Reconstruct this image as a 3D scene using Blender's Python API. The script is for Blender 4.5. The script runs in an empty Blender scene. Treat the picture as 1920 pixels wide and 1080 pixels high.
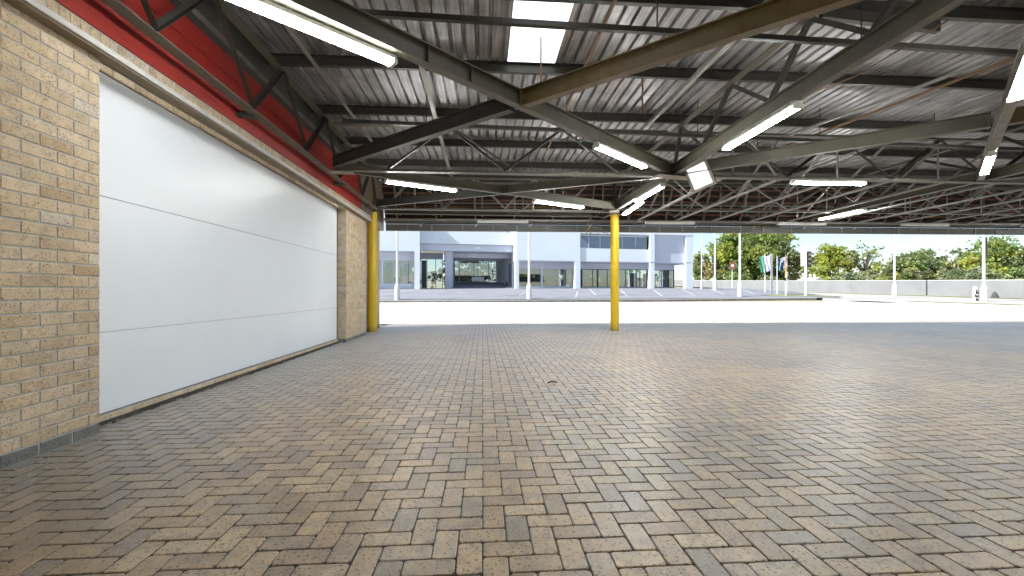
import bpy, bmesh, math, random
import numpy as np
from mathutils import Vector, Matrix

random.seed(7)
RNG = np.random.default_rng(11)
scene = bpy.context.scene
COL = scene.collection

# ------------------------------------------------------------------ camera, sky, sun, exposure
cam_d = bpy.data.cameras.new("camera")
cam = bpy.data.objects.new("camera", cam_d)
COL.objects.link(cam)
cam.location = (0, 0, 1.07)
cam.rotation_euler = (math.pi / 2, 0, -math.atan(55 / 805.0))
cam_d.sensor_width = 36
cam_d.lens = 36 * 805.0 / 1920
cam_d.shift_y = 8 / 1920.0
cam_d.clip_start = 0.05
cam_d.clip_end = 2000
scene.camera = cam

SUN_EL, SUN_ROT = math.radians(42), math.radians(-107)
world = bpy.data.worlds.new("World")
scene.world = world
world.use_nodes = True
wn = world.node_tree.nodes
sky = wn.new("ShaderNodeTexSky")
sky.sky_type = 'NISHITA'
sky.sun_disc = False
sky.sun_elevation = SUN_EL
sky.sun_rotation = SUN_ROT
sky.air_density = 1.0
sky.dust_density = 0.6
sky.ozone_density = 1.5
world.node_tree.links.new(sky.outputs[0], wn["Background"].inputs[0])
wn["Background"].inputs[1].default_value = 0.05

sd = Vector((math.sin(SUN_ROT) * math.cos(SUN_EL), math.cos(SUN_ROT) * math.cos(SUN_EL), math.sin(SUN_EL)))
sun_d = bpy.data.lights.new("sun", 'SUN')
sun_d.energy = 3.0
sun_d.angle = math.radians(0.5)
sun_d.color = (1.0, 0.96, 0.9)
sun = bpy.data.objects.new("sun", sun_d)
COL.objects.link(sun)
sun.location = (-20, 0, 40)
sun.rotation_euler = sd.to_track_quat('Z', 'Y').to_euler()

scene.view_settings.view_transform = 'Standard'
scene.view_settings.look = 'None'
scene.view_settings.gamma = 1
scene.view_settings.exposure = 1.9
scene.render.engine = 'CYCLES'
scene.cycles.use_denoising = True
scene.cycles.max_bounces = 14
scene.cycles.diffuse_bounces = 8
scene.cycles.glossy_bounces = 6
scene.cycles.transparent_max_bounces = 12
scene.cycles.sample_clamp_indirect = 8

# ------------------------------------------------------------------ materials
def new_mat(name):
    m = bpy.data.materials.new(name)
    m.use_nodes = True
    nt = m.node_tree
    return m, nt, nt.nodes, nt.links, nt.nodes["Principled BSDF"]

def N(nt, t, **kw):
    n = nt.nodes.new(t)
    for k, v in kw.items():
        setattr(n, k, v)
    return n

def rgb(c):
    return (c[0], c[1], c[2], 1)

def noise(nt, scale, detail=4, rough=0.55, dist=0.0, vec=None):
    n = nt.nodes.new("ShaderNodeTexNoise")
    n.inputs["Scale"].default_value = scale
    n.inputs["Detail"].default_value = detail
    n.inputs["Roughness"].default_value = rough
    n.inputs["Distortion"].default_value = dist
    if vec is not None:
        nt.links.new(vec, n.inputs["Vector"])
    return n

def ramp(nt, fac, stops):
    r = nt.nodes.new("ShaderNodeValToRGB")
    cr = r.color_ramp
    while len(cr.elements) > 1:
        cr.elements.remove(cr.elements[-1])
    cr.elements[0].position = stops[0][0]
    cr.elements[0].color = rgb(stops[0][1]) if len(stops[0][1]) == 3 else stops[0][1]
    for p, c in stops[1:]:
        e = cr.elements.new(p)
        e.color = rgb(c)
    nt.links.new(fac, r.inputs[0])
    return r

def mix(nt, fac, a, b, mode='MIX'):
    n = nt.nodes.new("ShaderNodeMix")
    n.data_type = 'RGBA'
    n.blend_type = mode
    if isinstance(fac, (int, float)):
        n.inputs[0].default_value = fac
    else:
        nt.links.new(fac, n.inputs[0])
    for i, x in ((6, a), (7, b)):
        if isinstance(x, tuple):
            n.inputs[i].default_value = rgb(x)
        else:
            nt.links.new(x, n.inputs[i])
    return n.outputs[2]

def mth(nt, op, a, b=None):
    n = nt.nodes.new("ShaderNodeMath")
    n.operation = op
    for i, x in ((0, a), (1, b)):
        if x is None:
            continue
        if isinstance(x, (int, float)):
            n.inputs[i].default_value = x
        else:
            nt.links.new(x, n.inputs[i])
    return n.outputs[0]

def bump(nt, h, strength=0.3, dist=0.01, normal=None):
    b = nt.nodes.new("ShaderNodeBump")
    b.inputs["Strength"].default_value = strength
    b.inputs["Distance"].default_value = dist
    nt.links.new(h, b.inputs["Height"])
    if normal is not None:
        nt.links.new(normal, b.inputs["Normal"])
    return b.outputs[0]

def mat_noisy(name, c1, c2, rough=0.6, scale=3.0, metallic=0.0, bump_s=0.1, bscale=40, rough2=None, spec=0.5):
    m, nt, nd, lk, p = new_mat(name)
    tc = N(nt, "ShaderNodeTexCoord").outputs["Object"]
    n1 = noise(nt, scale, 6, 0.6, 0.2, tc)
    r = ramp(nt, n1.outputs[0], [(0.3, c1), (0.7, c2)])
    lk.new(r.outputs[0], p.inputs["Base Color"])
    n2 = noise(nt, bscale, 4, 0.6, 0, tc)
    if rough2 is None:
        rough2 = min(1, rough + 0.12)
    mr = N(nt, "ShaderNodeMapRange")
    lk.new(n2.outputs[0], mr.inputs[0])
    mr.inputs[1].default_value, mr.inputs[2].default_value = 0.3, 0.7
    mr.inputs[3].default_value, mr.inputs[4].default_value = rough, rough2
    lk.new(mr.outputs[0], p.inputs["Roughness"])
    p.inputs["Metallic"].default_value = metallic
    p.inputs["Specular IOR Level"].default_value = spec
    if bump_s:
        lk.new(bump(nt, n2.outputs[0], bump_s, 0.01), p.inputs["Normal"])
    return m

def mat_flat(name, c, rough=0.5, metallic=0.0, spec=0.5):
    return mat_noisy(name, tuple(x * 0.93 for x in c), tuple(min(1, x * 1.07) for x in c), rough, 2.5, metallic, 0.03, 60, spec=spec)

def mat_emit(name, c, s):
    m, nt, nd, lk, p = new_mat(name)
    p.inputs["Base Color"].default_value = (0.8, 0.8, 0.8, 1)
    p.inputs["Emission Color"].default_value = rgb(c)
    p.inputs["Emission Strength"].default_value = s
    return m

# fired-clay material used by both pavers and wall bricks: tint attribute, pits, creases
def mat_clay(name, rough, pit_scale, crease, wall=False):
    m, nt, nd, lk, p = new_mat(name)
    tc = N(nt, "ShaderNodeTexCoord").outputs["Object"]
    at = N(nt, "ShaderNodeAttribute", attribute_name="tint").outputs["Color"]
    big = noise(nt, 9.0, 5, 0.65, 0.4, tc)
    col = mix(nt, 1.0, at, ramp(nt, big.outputs[0], [(0.25, (0.8, 0.79, 0.78)), (0.55, (1, 1, 1)), (0.8, (1.1, 1.08, 1.05))] if wall else [(0.25, (0.55, 0.54, 0.55)), (0.55, (1, 1, 1)), (0.8, (1.28, 1.22, 1.1))]).outputs[0], 'MULTIPLY')
    # winding surface creases
    n1 = noise(nt, crease, 3, 0.6, 1.6, tc)
    cr = ramp(nt, n1.outputs[0], [(0.40, (0, 0, 0)), (0.485, (1, 1, 1)), (0.5, (0.2, 0.2, 0.2)), (0.52, (1, 1, 1)), (0.62, (0, 0, 0))])
    lines = ramp(nt, n1.outputs[0], [(0.44, (1, 1, 1)), (0.475, (0.3, 0.27, 0.25)), (0.51, (1.1, 1.08, 1.05))])
    msk = noise(nt, 16, 2, 0.5, 0, tc)
    lm = ramp(nt, msk.outputs[0], [(0.45, (0, 0, 0)), (0.6, (1, 1, 1))])
    col = mix(nt, mth(nt, 'MULTIPLY', lm.outputs[0], 1.0), col, mix(nt, 1.0, col, lines.outputs[0], 'MULTIPLY'))
    # pits
    wv = noise(nt, 25, 2, 0.5, 0, tc)
    vv = N(nt, "ShaderNodeVectorMath", operation='MULTIPLY_ADD')
    lk.new(wv.outputs["Color"], vv.inputs[0])
    vv.inputs[1].default_value = (0.03, 0.03, 0.03)
    lk.new(tc, vv.inputs[2])
    vo = N(nt, "ShaderNodeTexVoronoi")
    vo.inputs["Scale"].default_value = pit_scale
    lk.new(vv.outputs[0], vo.inputs["Vector"])
    pit = ramp(nt, vo.outputs["Distance"], [(0.14, (0, 0, 0)), (0.22, (1, 1, 1))] if wall else [(0.19, (0, 0, 0)), (0.31, (1, 1, 1))])
    col = mix(nt, pit.outputs[0], mix(nt, 1.0, col, (0.22, 0.2, 0.19), 'MULTIPLY'), col)
    fine = noise(nt, 150, 3, 0.7, 0, tc)
    col = mix(nt, 1.0, col, ramp(nt, fine.outputs[0], [(0.3, (0.85, 0.85, 0.85)), (0.7, (1.1, 1.1, 1.1))] if wall else [(0.3, (0.55, 0.53, 0.50)), (0.7, (1.3, 1.3, 1.28))]).outputs[0], 'MULTIPLY')
    if not wall:
        # wall-side grime and sand, darkened further to paint floor shade; broad wandering patches
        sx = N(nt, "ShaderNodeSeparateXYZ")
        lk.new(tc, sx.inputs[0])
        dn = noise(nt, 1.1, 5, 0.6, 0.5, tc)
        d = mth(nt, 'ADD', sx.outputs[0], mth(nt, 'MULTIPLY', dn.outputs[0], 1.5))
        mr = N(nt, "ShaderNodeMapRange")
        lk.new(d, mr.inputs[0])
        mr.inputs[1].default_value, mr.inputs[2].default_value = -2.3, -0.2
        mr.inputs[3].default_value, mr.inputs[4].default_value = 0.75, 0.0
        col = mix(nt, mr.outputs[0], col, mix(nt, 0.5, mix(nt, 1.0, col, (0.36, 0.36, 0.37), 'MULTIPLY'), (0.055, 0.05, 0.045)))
        # old oil spots and scuffed tyre tracks
        on = noise(nt, 1.9, 3, 0.5, 0.9, tc)
        oil = ramp(nt, on.outputs[0], [(0.64, (0, 0, 0)), (0.70, (1, 1, 1))]).outputs[0]
        col = mix(nt, mth(nt, 'MULTIPLY', oil, 0.4), col, mix(nt, 1.0, col, (0.45, 0.43, 0.42), 'MULTIPLY'))
        tmp_ = N(nt, "ShaderNodeMapping"); tmp_.inputs["Scale"].default_value = (3.2, 0.16, 1); tmp_.inputs["Rotation"].default_value = (0, 0, 0.12)
        lk.new(tc, tmp_.inputs[0])
        tn = noise(nt, 1.0, 4, 0.6, 0.3, tmp_.outputs[0])
        trk = ramp(nt, tn.outputs[0], [(0.56, (0, 0, 0)), (0.68, (1, 1, 1))]).outputs[0]
        col = mix(nt, mth(nt, 'MULTIPLY', trk, 0.35), col, mix(nt, 1.0, col, (0.55, 0.54, 0.54), 'MULTIPLY'))
        pn = noise(nt, 0.55, 4, 0.6, 0.4, tc)
        col = mix(nt, 1.0, col, ramp(nt, pn.outputs[0], [(0.28, (0.62, 0.6, 0.6)), (0.5, (1, 1, 1)), (0.72, (1.12, 1.1, 1.08))]).outputs[0], 'MULTIPLY')
    lk.new(col, p.inputs["Base Color"])
    rr = N(nt, "ShaderNodeMapRange")
    lk.new(big.outputs[0], rr.inputs[0])
    rr.inputs[1].default_value, rr.inputs[2].default_value = 0.3, 0.7
    rr.inputs[3].default_value, rr.inputs[4].default_value = rough - 0.07, rough + 0.1
    lk.new(rr.outputs[0], p.inputs["Roughness"])
    hh = mth(nt, 'ADD', mth(nt, 'MULTIPLY', pit.outputs[0], 1.0), mth(nt, 'MULTIPLY', cr.outputs[0], 0.5))
    b1 = bump(nt, hh, 0.35 if wall else 0.15, 0.002 if wall else 0.0009)
    b2 = bump(nt, fine.outputs[0], 0.25 if wall else 0.1, 0.0012 if wall else 0.0004, b1)
    lk.new(b2, p.inputs["Normal"])
    if not wall:
        p.inputs['Specular IOR Level'].default_value = 1.0
        p.inputs['Coat Weight'].default_value = 0.12
        p.inputs['Coat Roughness'].default_value = 0.35
        p.inputs['Sheen Weight'].default_value = 0.7
        p.inputs['Sheen Roughness'].default_value = 0.3
        p.inputs['Sheen Tint'].default_value = (0.93, 0.95, 1.0, 1)
    return m

M = {}
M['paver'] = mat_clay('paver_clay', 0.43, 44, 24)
M['brick'] = mat_clay('brick_clay', 0.8, 48, 20, wall=True)
M['joint'] = mat_noisy('joint_sand', (0.03, 0.028, 0.026), (0.055, 0.05, 0.045), 0.9, 8, bump_s=0.3, bscale=120)
M['mortar'] = mat_noisy('mortar', (0.30, 0.29, 0.275), (0.42, 0.41, 0.39), 0.9, 9, bump_s=0.3, bscale=150)
M['door'] = mat_noisy('door_paint', (0.66, 0.69, 0.745), (0.70, 0.73, 0.785), 0.30, 0.8, bump_s=0.02, bscale=3, rough2=0.42)
M['dark_gap'] = mat_flat('dark_gap', (0.02, 0.02, 0.02), 0.9)
M['red'] = None
M['ledge'] = mat_noisy('ledge_metal', (0.34, 0.33, 0.32), (0.45, 0.44, 0.43), 0.45, 5, bump_s=0.05)
M['timber'] = mat_noisy('timber', (0.19, 0.15, 0.10), (0.27, 0.21, 0.14), 0.8, 6, bump_s=0.1)
M['yellow'] = mat_noisy('yellow_paint', (0.50, 0.335, 0.004), (0.63, 0.43, 0.008), 0.45, 2.2, bump_s=0.08, bscale=9)
def mk_yellow():
    m, nt, nd, lk, p = new_mat('yellow_paint')
    tc = N(nt, "ShaderNodeTexCoord").outputs["Object"]
    mp = N(nt, "ShaderNodeMapping"); mp.inputs["Scale"].default_value = (7, 7, .7); lk.new(tc, mp.inputs[0])
    st = noise(nt, 1.0, 5, 0.65, 0.3, mp.outputs[0])
    c = ramp(nt, st.outputs[0], [(0.3, (0.46, 0.30, 0.004)), (0.52, (0.60, 0.405, 0.007)), (0.75, (0.66, 0.45, 0.012))]).outputs[0]
    ch = noise(nt, 19, 4, 0.6, 0.6, tc)
    chip = ramp(nt, ch.outputs[0], [(0.69, (0, 0, 0)), (0.71, (1, 1, 1))]).outputs[0]
    c = mix(nt, mth(nt, 'MULTIPLY', chip, 0.8), c, (0.10, 0.07, 0.04))
    sx = N(nt, "ShaderNodeSeparateXYZ"); lk.new(tc, sx.inputs[0])
    gn = noise(nt, 14, 4, 0.6, 0.2, tc)
    mr = N(nt, "ShaderNodeMapRange"); lk.new(mth(nt, 'ADD', sx.outputs[2], mth(nt, 'MULTIPLY', gn.outputs[0], 0.25)), mr.inputs[0])
    mr.inputs[1].default_value, mr.inputs[2].default_value = 0.12, 0.34
    mr.inputs[3].default_value, mr.inputs[4].default_value = 0.65, 0.0
    c = mix(nt, mr.outputs[0], c, (0.12, 0.09, 0.045))
    lk.new(c, p.inputs["Base Color"]); p.inputs["Roughness"].default_value = 0.42
    lk.new(bump(nt, st.outputs[0], 0.08, 0.01), p.inputs["Normal"])
    return m
M['yellow'] = mk_yellow()
M['white_body'] = mat_flat('white_enamel', (0.72, 0.72, 0.68), 0.4)
M['tube'] = mat_emit('fluorescent_tube', (0.97, 1.0, 0.97), 29)
M['tube_dim'] = mat_emit('dim_tube', (0.97, 1.0, 0.97), 0.02)
M['flood_glass'] = mat_emit('flood_glass', (1, 1, 0.98), 0.3)
M['flood_frame'] = mat_flat('flood_frame', (0.36, 0.35, 0.34), 0.5)
M['black'] = mat_flat('black_metal', (0.02, 0.02, 0.02), 0.5)
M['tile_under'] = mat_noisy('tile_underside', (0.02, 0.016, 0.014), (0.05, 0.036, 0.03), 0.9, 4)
M['batten'] = mat_noisy('red_batten', (0.17, 0.072, 0.045), (0.26, 0.115, 0.07), 0.8, 3, bump_s=0.1)
M['gutter'] = mat_noisy('gutter_paint', (0.10, 0.10, 0.095), (0.15, 0.15, 0.145), 0.5, 2, bump_s=0.05)
M['galv'] = mat_noisy('galvanised_bar', (0.22, 0.215, 0.20), (0.34, 0.33, 0.31), 0.45, 6, metallic=0.35, bump_s=0.08)
M['gusset'] = mat_flat('grey_gusset', (0.33, 0.31, 0.28), 0.5)

def mat_steel(name, a, b, rust):
    m, nt, nd, lk, p = new_mat(name)
    tc = N(nt, "ShaderNodeTexCoord").outputs["Object"]
    n1 = noise(nt, 2.2, 6, 0.65, 0.3, tc)
    c = ramp(nt, n1.outputs[0], [(0.3, a), (0.7, b)]).outputs[0]
    n2 = noise(nt, 5.0, 6, 0.75, 0.6, tc)
    rm = ramp(nt, n2.outputs[0], [(0.62 - rust, (0, 0, 0)), (0.75 - rust * 0.5, (1, 1, 1))]).outputs[0]
    c = mix(nt, mth(nt, 'MULTIPLY', rm, 0.75), c, (0.14, 0.075, 0.022))
    n3 = noise(nt, 38, 3, 0.5, 0, tc)
    sp = ramp(nt, n3.outputs[0], [(0.66, (0, 0, 0)), (0.72, (1, 1, 1))]).outputs[0]
    c = mix(nt, mth(nt, 'MULTIPLY', sp, 0.45), c, (0.2, 0.195, 0.17))
    lk.new(c, p.inputs["Base Color"])
    p.inputs["Roughness"].default_value = 0.46
    lk.new(bump(nt, n3.outputs[0], 0.06, 0.005), p.inputs["Normal"])
    return m
M['steel'] = mat_steel('olive_steel', (0.095, 0.089, 0.066), (0.145, 0.135, 0.10), 0.0)
M['steel_dark'] = mat_steel('dark_steel', (0.030, 0.029, 0.025), (0.055, 0.052, 0.043), 0.0)
M['steel_rust'] = mat_steel('rusty_steel', (0.13, 0.10, 0.048), (0.18, 0.135, 0.06), 0.14)
M['conduit'] = mat_flat('brown_conduit', (0.20, 0.12, 0.06), 0.6)

def mk_red():
    m, nt, nd, lk, p = new_mat('red_paint')
    tc = N(nt, "ShaderNodeTexCoord").outputs["Object"]
    mp = N(nt, "ShaderNodeMapping")
    mp.inputs["Rotation"].default_value = (0, math.radians(90), math.radians(90))
    sx = N(nt, "ShaderNodeSeparateXYZ"); lk.new(tc, sx.inputs[0])
    cx = N(nt, "ShaderNodeCombineXYZ"); lk.new(sx.outputs[1], cx.inputs[0]); lk.new(sx.outputs[2], cx.inputs[1])
    br = N(nt, "ShaderNodeTexBrick")
    br.inputs["Scale"].default_value = 1
    br.inputs["Brick Width"].default_value = 0.232
    br.inputs["Row Height"].default_value = 0.0845
    br.inputs["Mortar Size"].default_value = 0.006
    br.inputs["Mortar Smooth"].default_value = 0.5
    lk.new(cx.outputs[0], br.inputs["Vector"])
    n = noise(nt, 1.5, 5, 0.6, 0.3, tc)
    c = ramp(nt, n.outputs[0], [(0.3, (0.26, 0.014, 0.010)), (0.7, (0.35, 0.026, 0.019))]).outputs[0]
    n2 = noise(nt, 14, 5, 0.7, 0.5, tc)
    worn = ramp(nt, n2.outputs[0], [(0.67, (0, 0, 0)), (0.74, (1, 1, 1))]).outputs[0]
    c = mix(nt, mth(nt, 'MULTIPLY', worn, 0.35), c, (0.35, 0.22, 0.18))
    lk.new(c, p.inputs["Base Color"])
    p.inputs["Roughness"].default_value = 0.5
    inv = mth(nt, 'SUBTRACT', 1.0, br.outputs["Fac"])
    lk.new(bump(nt, inv, 0.25, 0.004), p.inputs["Normal"])
    return m
M['red'] = mk_red()

def mk_sheet():
    m, nt, nd, lk, p = new_mat('galvanised_sheet')
    tc = N(nt, "ShaderNodeTexCoord").outputs["Object"]
    n1 = noise(nt, 1.4, 6, 0.65, 0.6, tc)
    c = ramp(nt, n1.outputs[0], [(0.28, (0.20, 0.195, 0.20)), (0.5, (0.38, 0.375, 0.39)), (0.75, (0.56, 0.555, 0.57))]).outputs[0]
    mp = N(nt, "ShaderNodeMapping"); mp.inputs["Scale"].default_value = (30, 1.2, 5)
    lk.new(tc, mp.inputs[0])
    n2 = noise(nt, 1, 5, 0.6, 0.2, mp.outputs[0])
    c = mix(nt, 1.0, c, ramp(nt, n2.outputs[0], [(0.3, (0.5, 0.49, 0.49)), (0.6, (1.12, 1.12, 1.12))]).outputs[0], 'MULTIPLY')
    lk.new(c, p.inputs["Base Color"])
    p.inputs["Metallic"].default_value = 0.55
    rr = N(nt, "ShaderNodeMapRange")
    lk.new(n1.outputs[0], rr.inputs[0])
    rr.inputs[3].default_value, rr.inputs[4].default_value = 0.3, 0.55
    lk.new(rr.outputs[0], p.inputs["Roughness"])
    lk.new(bump(nt, n2.outputs[0], 0.08, 0.004), p.inputs["Normal"])
    return m
M['sheet'] = mk_sheet()

def mk_skylight():
    m, nt, nd, lk, p = new_mat('translucent_sheet')
    nd.remove(p)
    t = N(nt, "ShaderNodeBsdfTranslucent"); t.inputs[0].default_value = (0.97, 0.98, 0.96, 1)
    d = N(nt, "ShaderNodeBsdfDiffuse"); d.inputs[0].default_value = (0.8, 0.82, 0.82, 1)
    x = N(nt, "ShaderNodeMixShader"); x.inputs[0].default_value = 0.08
    lk.new(t.outputs[0], x.inputs[1]); lk.new(d.outputs[0], x.inputs[2])
    lk.new(x.outputs[0], nd["Material Output"].inputs[0])
    return m
M['skylight'] = mk_skylight()

def mk_glass(name, tint):
    m, nt, nd, lk, p = new_mat(name)
    nd.remove(p)
    t = N(nt, "ShaderNodeBsdfTransparent"); t.inputs[0].default_value = rgb(tint)
    g = N(nt, "ShaderNodeBsdfGlossy"); g.inputs["Roughness"].default_value = 0.02
    fr = N(nt, "ShaderNodeFresnel"); fr.inputs[0].default_value = 1.6
    x = N(nt, "ShaderNodeMixShader")
    lk.new(mth(nt, 'ADD', fr.outputs[0], 0.18), x.inputs[0])
    lk.new(t.outputs[0], x.inputs[1]); lk.new(g.outputs[0], x.inputs[2])
    lk.new(x.outputs[0], nd["Material Output"].inputs[0])
    return m
M['glass'] = mk_glass('shop_glass', (0.86, 0.93, 0.95))
M['blue_glass'] = mat_flat('tinted_glass', (0.16, 0.22, 0.30), 0.12)

def mk_leaf():
    m, nt, nd, lk, p = new_mat('leaves')
    at = N(nt, "ShaderNodeAttribute", attribute_name="tint").outputs["Color"]
    lk.new(at, p.inputs["Base Color"])
    p.inputs["Roughness"].default_value = 0.55
    t = N(nt, "ShaderNodeBsdfTranslucent")
    lk.new(mix(nt, 1.0, at, (1.25, 1.2, 0.6), 'MULTIPLY'), t.inputs[0])
    x = N(nt, "ShaderNodeMixShader"); x.inputs[0].default_value = 0.45
    lk.new(p.outputs[0], x.inputs[1]); lk.new(t.outputs[0], x.inputs[2])
    lk.new(x.outputs[0], nd["Material Output"].inputs[0])
    return m
M['leaf'] = mk_leaf()
M['bark'] = mat_noisy('bark', (0.05, 0.04, 0.03), (0.11, 0.09, 0.065), 0.9, 5, bump_s=0.4, bscale=20)
M['facade'] = mat_noisy('facade_paint', (0.66, 0.725, 0.78), (0.70, 0.765, 0.82), 0.6, 0.5, bump_s=0.03)
M['facade2'] = mat_noisy('facade_panel', (0.50, 0.53, 0.62), (0.54, 0.57, 0.66), 0.6, 0.4, bump_s=0.03)
M['facade_grey'] = mat_noisy('facade_grey', (0.57, 0.60, 0.70), (0.62, 0.65, 0.75), 0.6, 0.4, bump_s=0.03)
M['frame'] = mat_flat('aluminium_frame', (0.5, 0.52, 0.55), 0.4)
M['dark_frame'] = mat_flat('dark_frame', (0.05, 0.07, 0.09), 0.4)
M['interior'] = mat_flat('interior_paint', (0.82, 0.84, 0.86), 0.7)
M['carpet'] = mat_flat('showroom_tiles', (0.6, 0.6, 0.62), 0.3)
M['asphalt'] = mat_noisy('asphalt', (0.16, 0.17, 0.20), (0.22, 0.23, 0.265), 0.85, 0.7, bump_s=0.2, bscale=60)
M['kerb_stone'] = mat_noisy('kerb_stone', (0.10, 0.09, 0.08), (0.24, 0.22, 0.2), 0.9, 3, bump_s=0.3)
M['kerb_white'] = mat_flat('kerb_top', (0.6, 0.6, 0.58), 0.8)
M['kerb_yellow'] = mat_flat('kerb_yellow', (0.55, 0.42, 0.12), 0.8)
M['paint'] = mat_flat('road_paint', (0.55, 0.55, 0.55), 0.8)
M['grass'] = mat_noisy('grass', (0.16, 0.19, 0.045), (0.28, 0.27, 0.08), 0.9, 1.2, bump_s=0.5, bscale=30)
M['pale_paving'] = mat_noisy('pale_paving', (0.33, 0.325, 0.31), (0.40, 0.395, 0.38), 0.85, 0.8, bump_s=0.1)
M['bwall'] = mat_noisy('precast_wall', (0.185, 0.19, 0.205), (0.225, 0.23, 0.245), 0.85, 0.6, bump_s=0.1)
M['pole'] = mat_flat('pole_paint', (0.62, 0.64, 0.67), 0.45)
M['terrain'] = mat_noisy('terrain', (0.2, 0.2, 0.12), (0.32, 0.3, 0.2), 0.95, 0.15)

def mk_forecourt():
    m, nt, nd, lk, p = new_mat('forecourt_pavers')
    tc = N(nt, "ShaderNodeTexCoord").outputs["Object"]
    br = N(nt, "ShaderNodeTexBrick")
    br.inputs["Scale"].default_value = 1
    br.inputs["Brick Width"].default_value = 0.208
    br.inputs["Row Height"].default_value = 0.104
    br.inputs["Mortar Size"].default_value = 0.006
    br.inputs["Color1"].default_value = (0.54, 0.51, 0.47, 1)
    br.inputs["Color2"].default_value = (0.60, 0.575, 0.53, 1)
    br.inputs["Mortar"].default_value = (0.40, 0.38, 0.35, 1)
    lk.new(tc, br.inputs["Vector"])
    n = noise(nt, 0.4, 5, 0.6, 0.4, tc)
    c = mix(nt, 1.0, br.outputs[0], ramp(nt, n.outputs[0], [(0.3, (0.85, 0.85, 0.85)), (0.7, (1.1, 1.1, 1.1))]).outputs[0], 'MULTIPLY')
    lk.new(c, p.inputs["Base Color"])
    p.inputs["Roughness"].default_value = 0.8
    return m
M['forecourt'] = mk_forecourt()

# ------------------------------------------------------------------ mesh helpers
WO = {}   # world offset of each object

class MB:
    def __init__(s):
        s.v = []; s.f = []; s.c = None; s.sm = []
    def add(s, vs, fs, smooth=False):
        o = len(s.v)
        s.v += [tuple(q) for q in vs]
        s.f += [tuple(i + o for i in f) for f in fs]
        s.sm += [smooth] * len(fs)
    def box(s, lo, hi, mtx=None):
        x0, y0, z0 = lo; x1, y1, z1 = hi
        vs = [(x0, y0, z0), (x1, y0, z0), (x1, y1, z0), (x0, y1, z0), (x0, y0, z1), (x1, y0, z1), (x1, y1, z1), (x0, y1, z1)]
        if mtx is not None:
            vs = [mtx(Vector(q)) for q in vs] if callable(mtx) else [mtx @ Vector(q) for q in vs]
        s.add(vs, [(0, 3, 2, 1), (4, 5, 6, 7), (0, 1, 5, 4), (1, 2, 6, 5), (2, 3, 7, 6), (3, 0, 4, 7)])
    def extr(s, p0, p1, prof, up=(0, 0, 1), flip=False):
        p0, p1 = Vector(p0), Vector(p1)
        d = (p1 - p0).normalized()
        up = Vector(up)
        if abs(d.dot(up)) > 0.98:
            up = Vector((0, 1, 0))
        side = d.cross(up).normalized()
        u = side.cross(d).normalized()
        if flip:
            side = -side
        n = len(prof)
        vs = [p0 + side * a + u * b for a, b in prof] + [p1 + side * a + u * b for a, b in prof]
        fs = [(i, (i + 1) % n, n + (i + 1) % n, n + i) for i in range(n)]
        fs += [tuple(range(n - 1, -1, -1)), tuple(range(n, 2 * n))]
        s.add(vs, fs)
    def tube(s, pts, rad, seg=10, cap=True):
        pts = [Vector(p) for p in pts]
        if not isinstance(rad, (list, tuple)):
            rad = [rad] * len(pts)
        rings = []
        for i, p in enumerate(pts):
            a = pts[max(0, i - 1)]; b = pts[min(len(pts) - 1, i + 1)]
            d = (b - a).normalized()
            up = Vector((0, 0, 1)) if abs(d.z) < 0.95 else Vector((1, 0, 0))
            x = d.cross(up).normalized(); y = x.cross(d)
            rings.append([p + (x * math.cos(t) + y * math.sin(t)) * rad[i] for t in [2 * math.pi * k / seg for k in range(seg)]])
        vs = [q for r in rings for q in r]
        fs = []
        for i in range(len(pts) - 1):
            for k in range(seg):
                a = i * seg + k; b = i * seg + (k + 1) % seg
                fs.append((a, b, b + seg, a + seg))
        s.add(vs, fs, True)
        if cap:
            o = (len(pts) - 1) * seg
            s.add(rings[0], [tuple(range(seg - 1, -1, -1))])
            s.add(rings[-1], [tuple(range(seg))])
    def lathe(s, prof, c=(0, 0, 0), seg=24):
        vs = []; fs = []
        for r, z in prof:
            for k in range(seg):
                t = 2 * math.pi * k / seg
                vs.append((c[0] + r * math.cos(t), c[1] + r * math.sin(t), c[2] + z))
        for i in range(len(prof) - 1):
            for k in range(seg):
                a = i * seg + k; b = i * seg + (k + 1) % seg
                fs.append((a, b, b + seg, a + seg))
        s.add(vs, fs, True)
        s.add(vs[-seg:], [tuple(range(seg))])
    def build(s, name, mat, parent=None, bevel=0, fixn=True):
        me = bpy.data.meshes.new(name)
        me.from_pydata(s.v, [], s.f)
        if s.c is not None:
            a = me.attributes.new("tint", 'FLOAT_COLOR', 'FACE')
            a.data.foreach_set("color", np.array(s.c, dtype=np.float32).ravel())
        if any(s.sm):
            me.polygons.foreach_set("use_smooth", s.sm)
        if fixn:
            bm = bmesh.new(); bm.from_mesh(me)
            bmesh.ops.recalc_face_normals(bm, faces=bm.faces)
            bm.to_mesh(me); bm.free()
        me.materials.append(M[mat] if isinstance(mat, str) else mat)
        o = bpy.data.objects.new(name, me)
        COL.objects.link(o)
        if parent is not None:
            o.parent = parent
            o.location = -WO[parent.name]
            WO[o.name] = Vector((0, 0, 0))
        else:
            WO[o.name] = Vector((0, 0, 0))
        if bevel:
            b = o.modifiers.new("bevel", 'BEVEL')
            b.width = bevel; b.segments = 2; b.limit_method = 'ANGLE'
        return o

def empty(name, loc=(0, 0, 0)):
    o = bpy.data.objects.new(name, None)
    o.empty_display_size = 0.2
    o.location = loc
    COL.objects.link(o)
    WO[o.name] = Vector(loc)
    return o

def tag(o, label=None, cat=None, group=None, kind=None):
    if label: o['label'] = label
    if cat: o['category'] = cat
    if group: o['group'] = group
    if kind: o['kind'] = kind
    return o

def structure(o):
    o['kind'] = 'structure'
    return o

def children_of(o):
    return [c for c in bpy.data.objects if c.parent is o]

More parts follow.
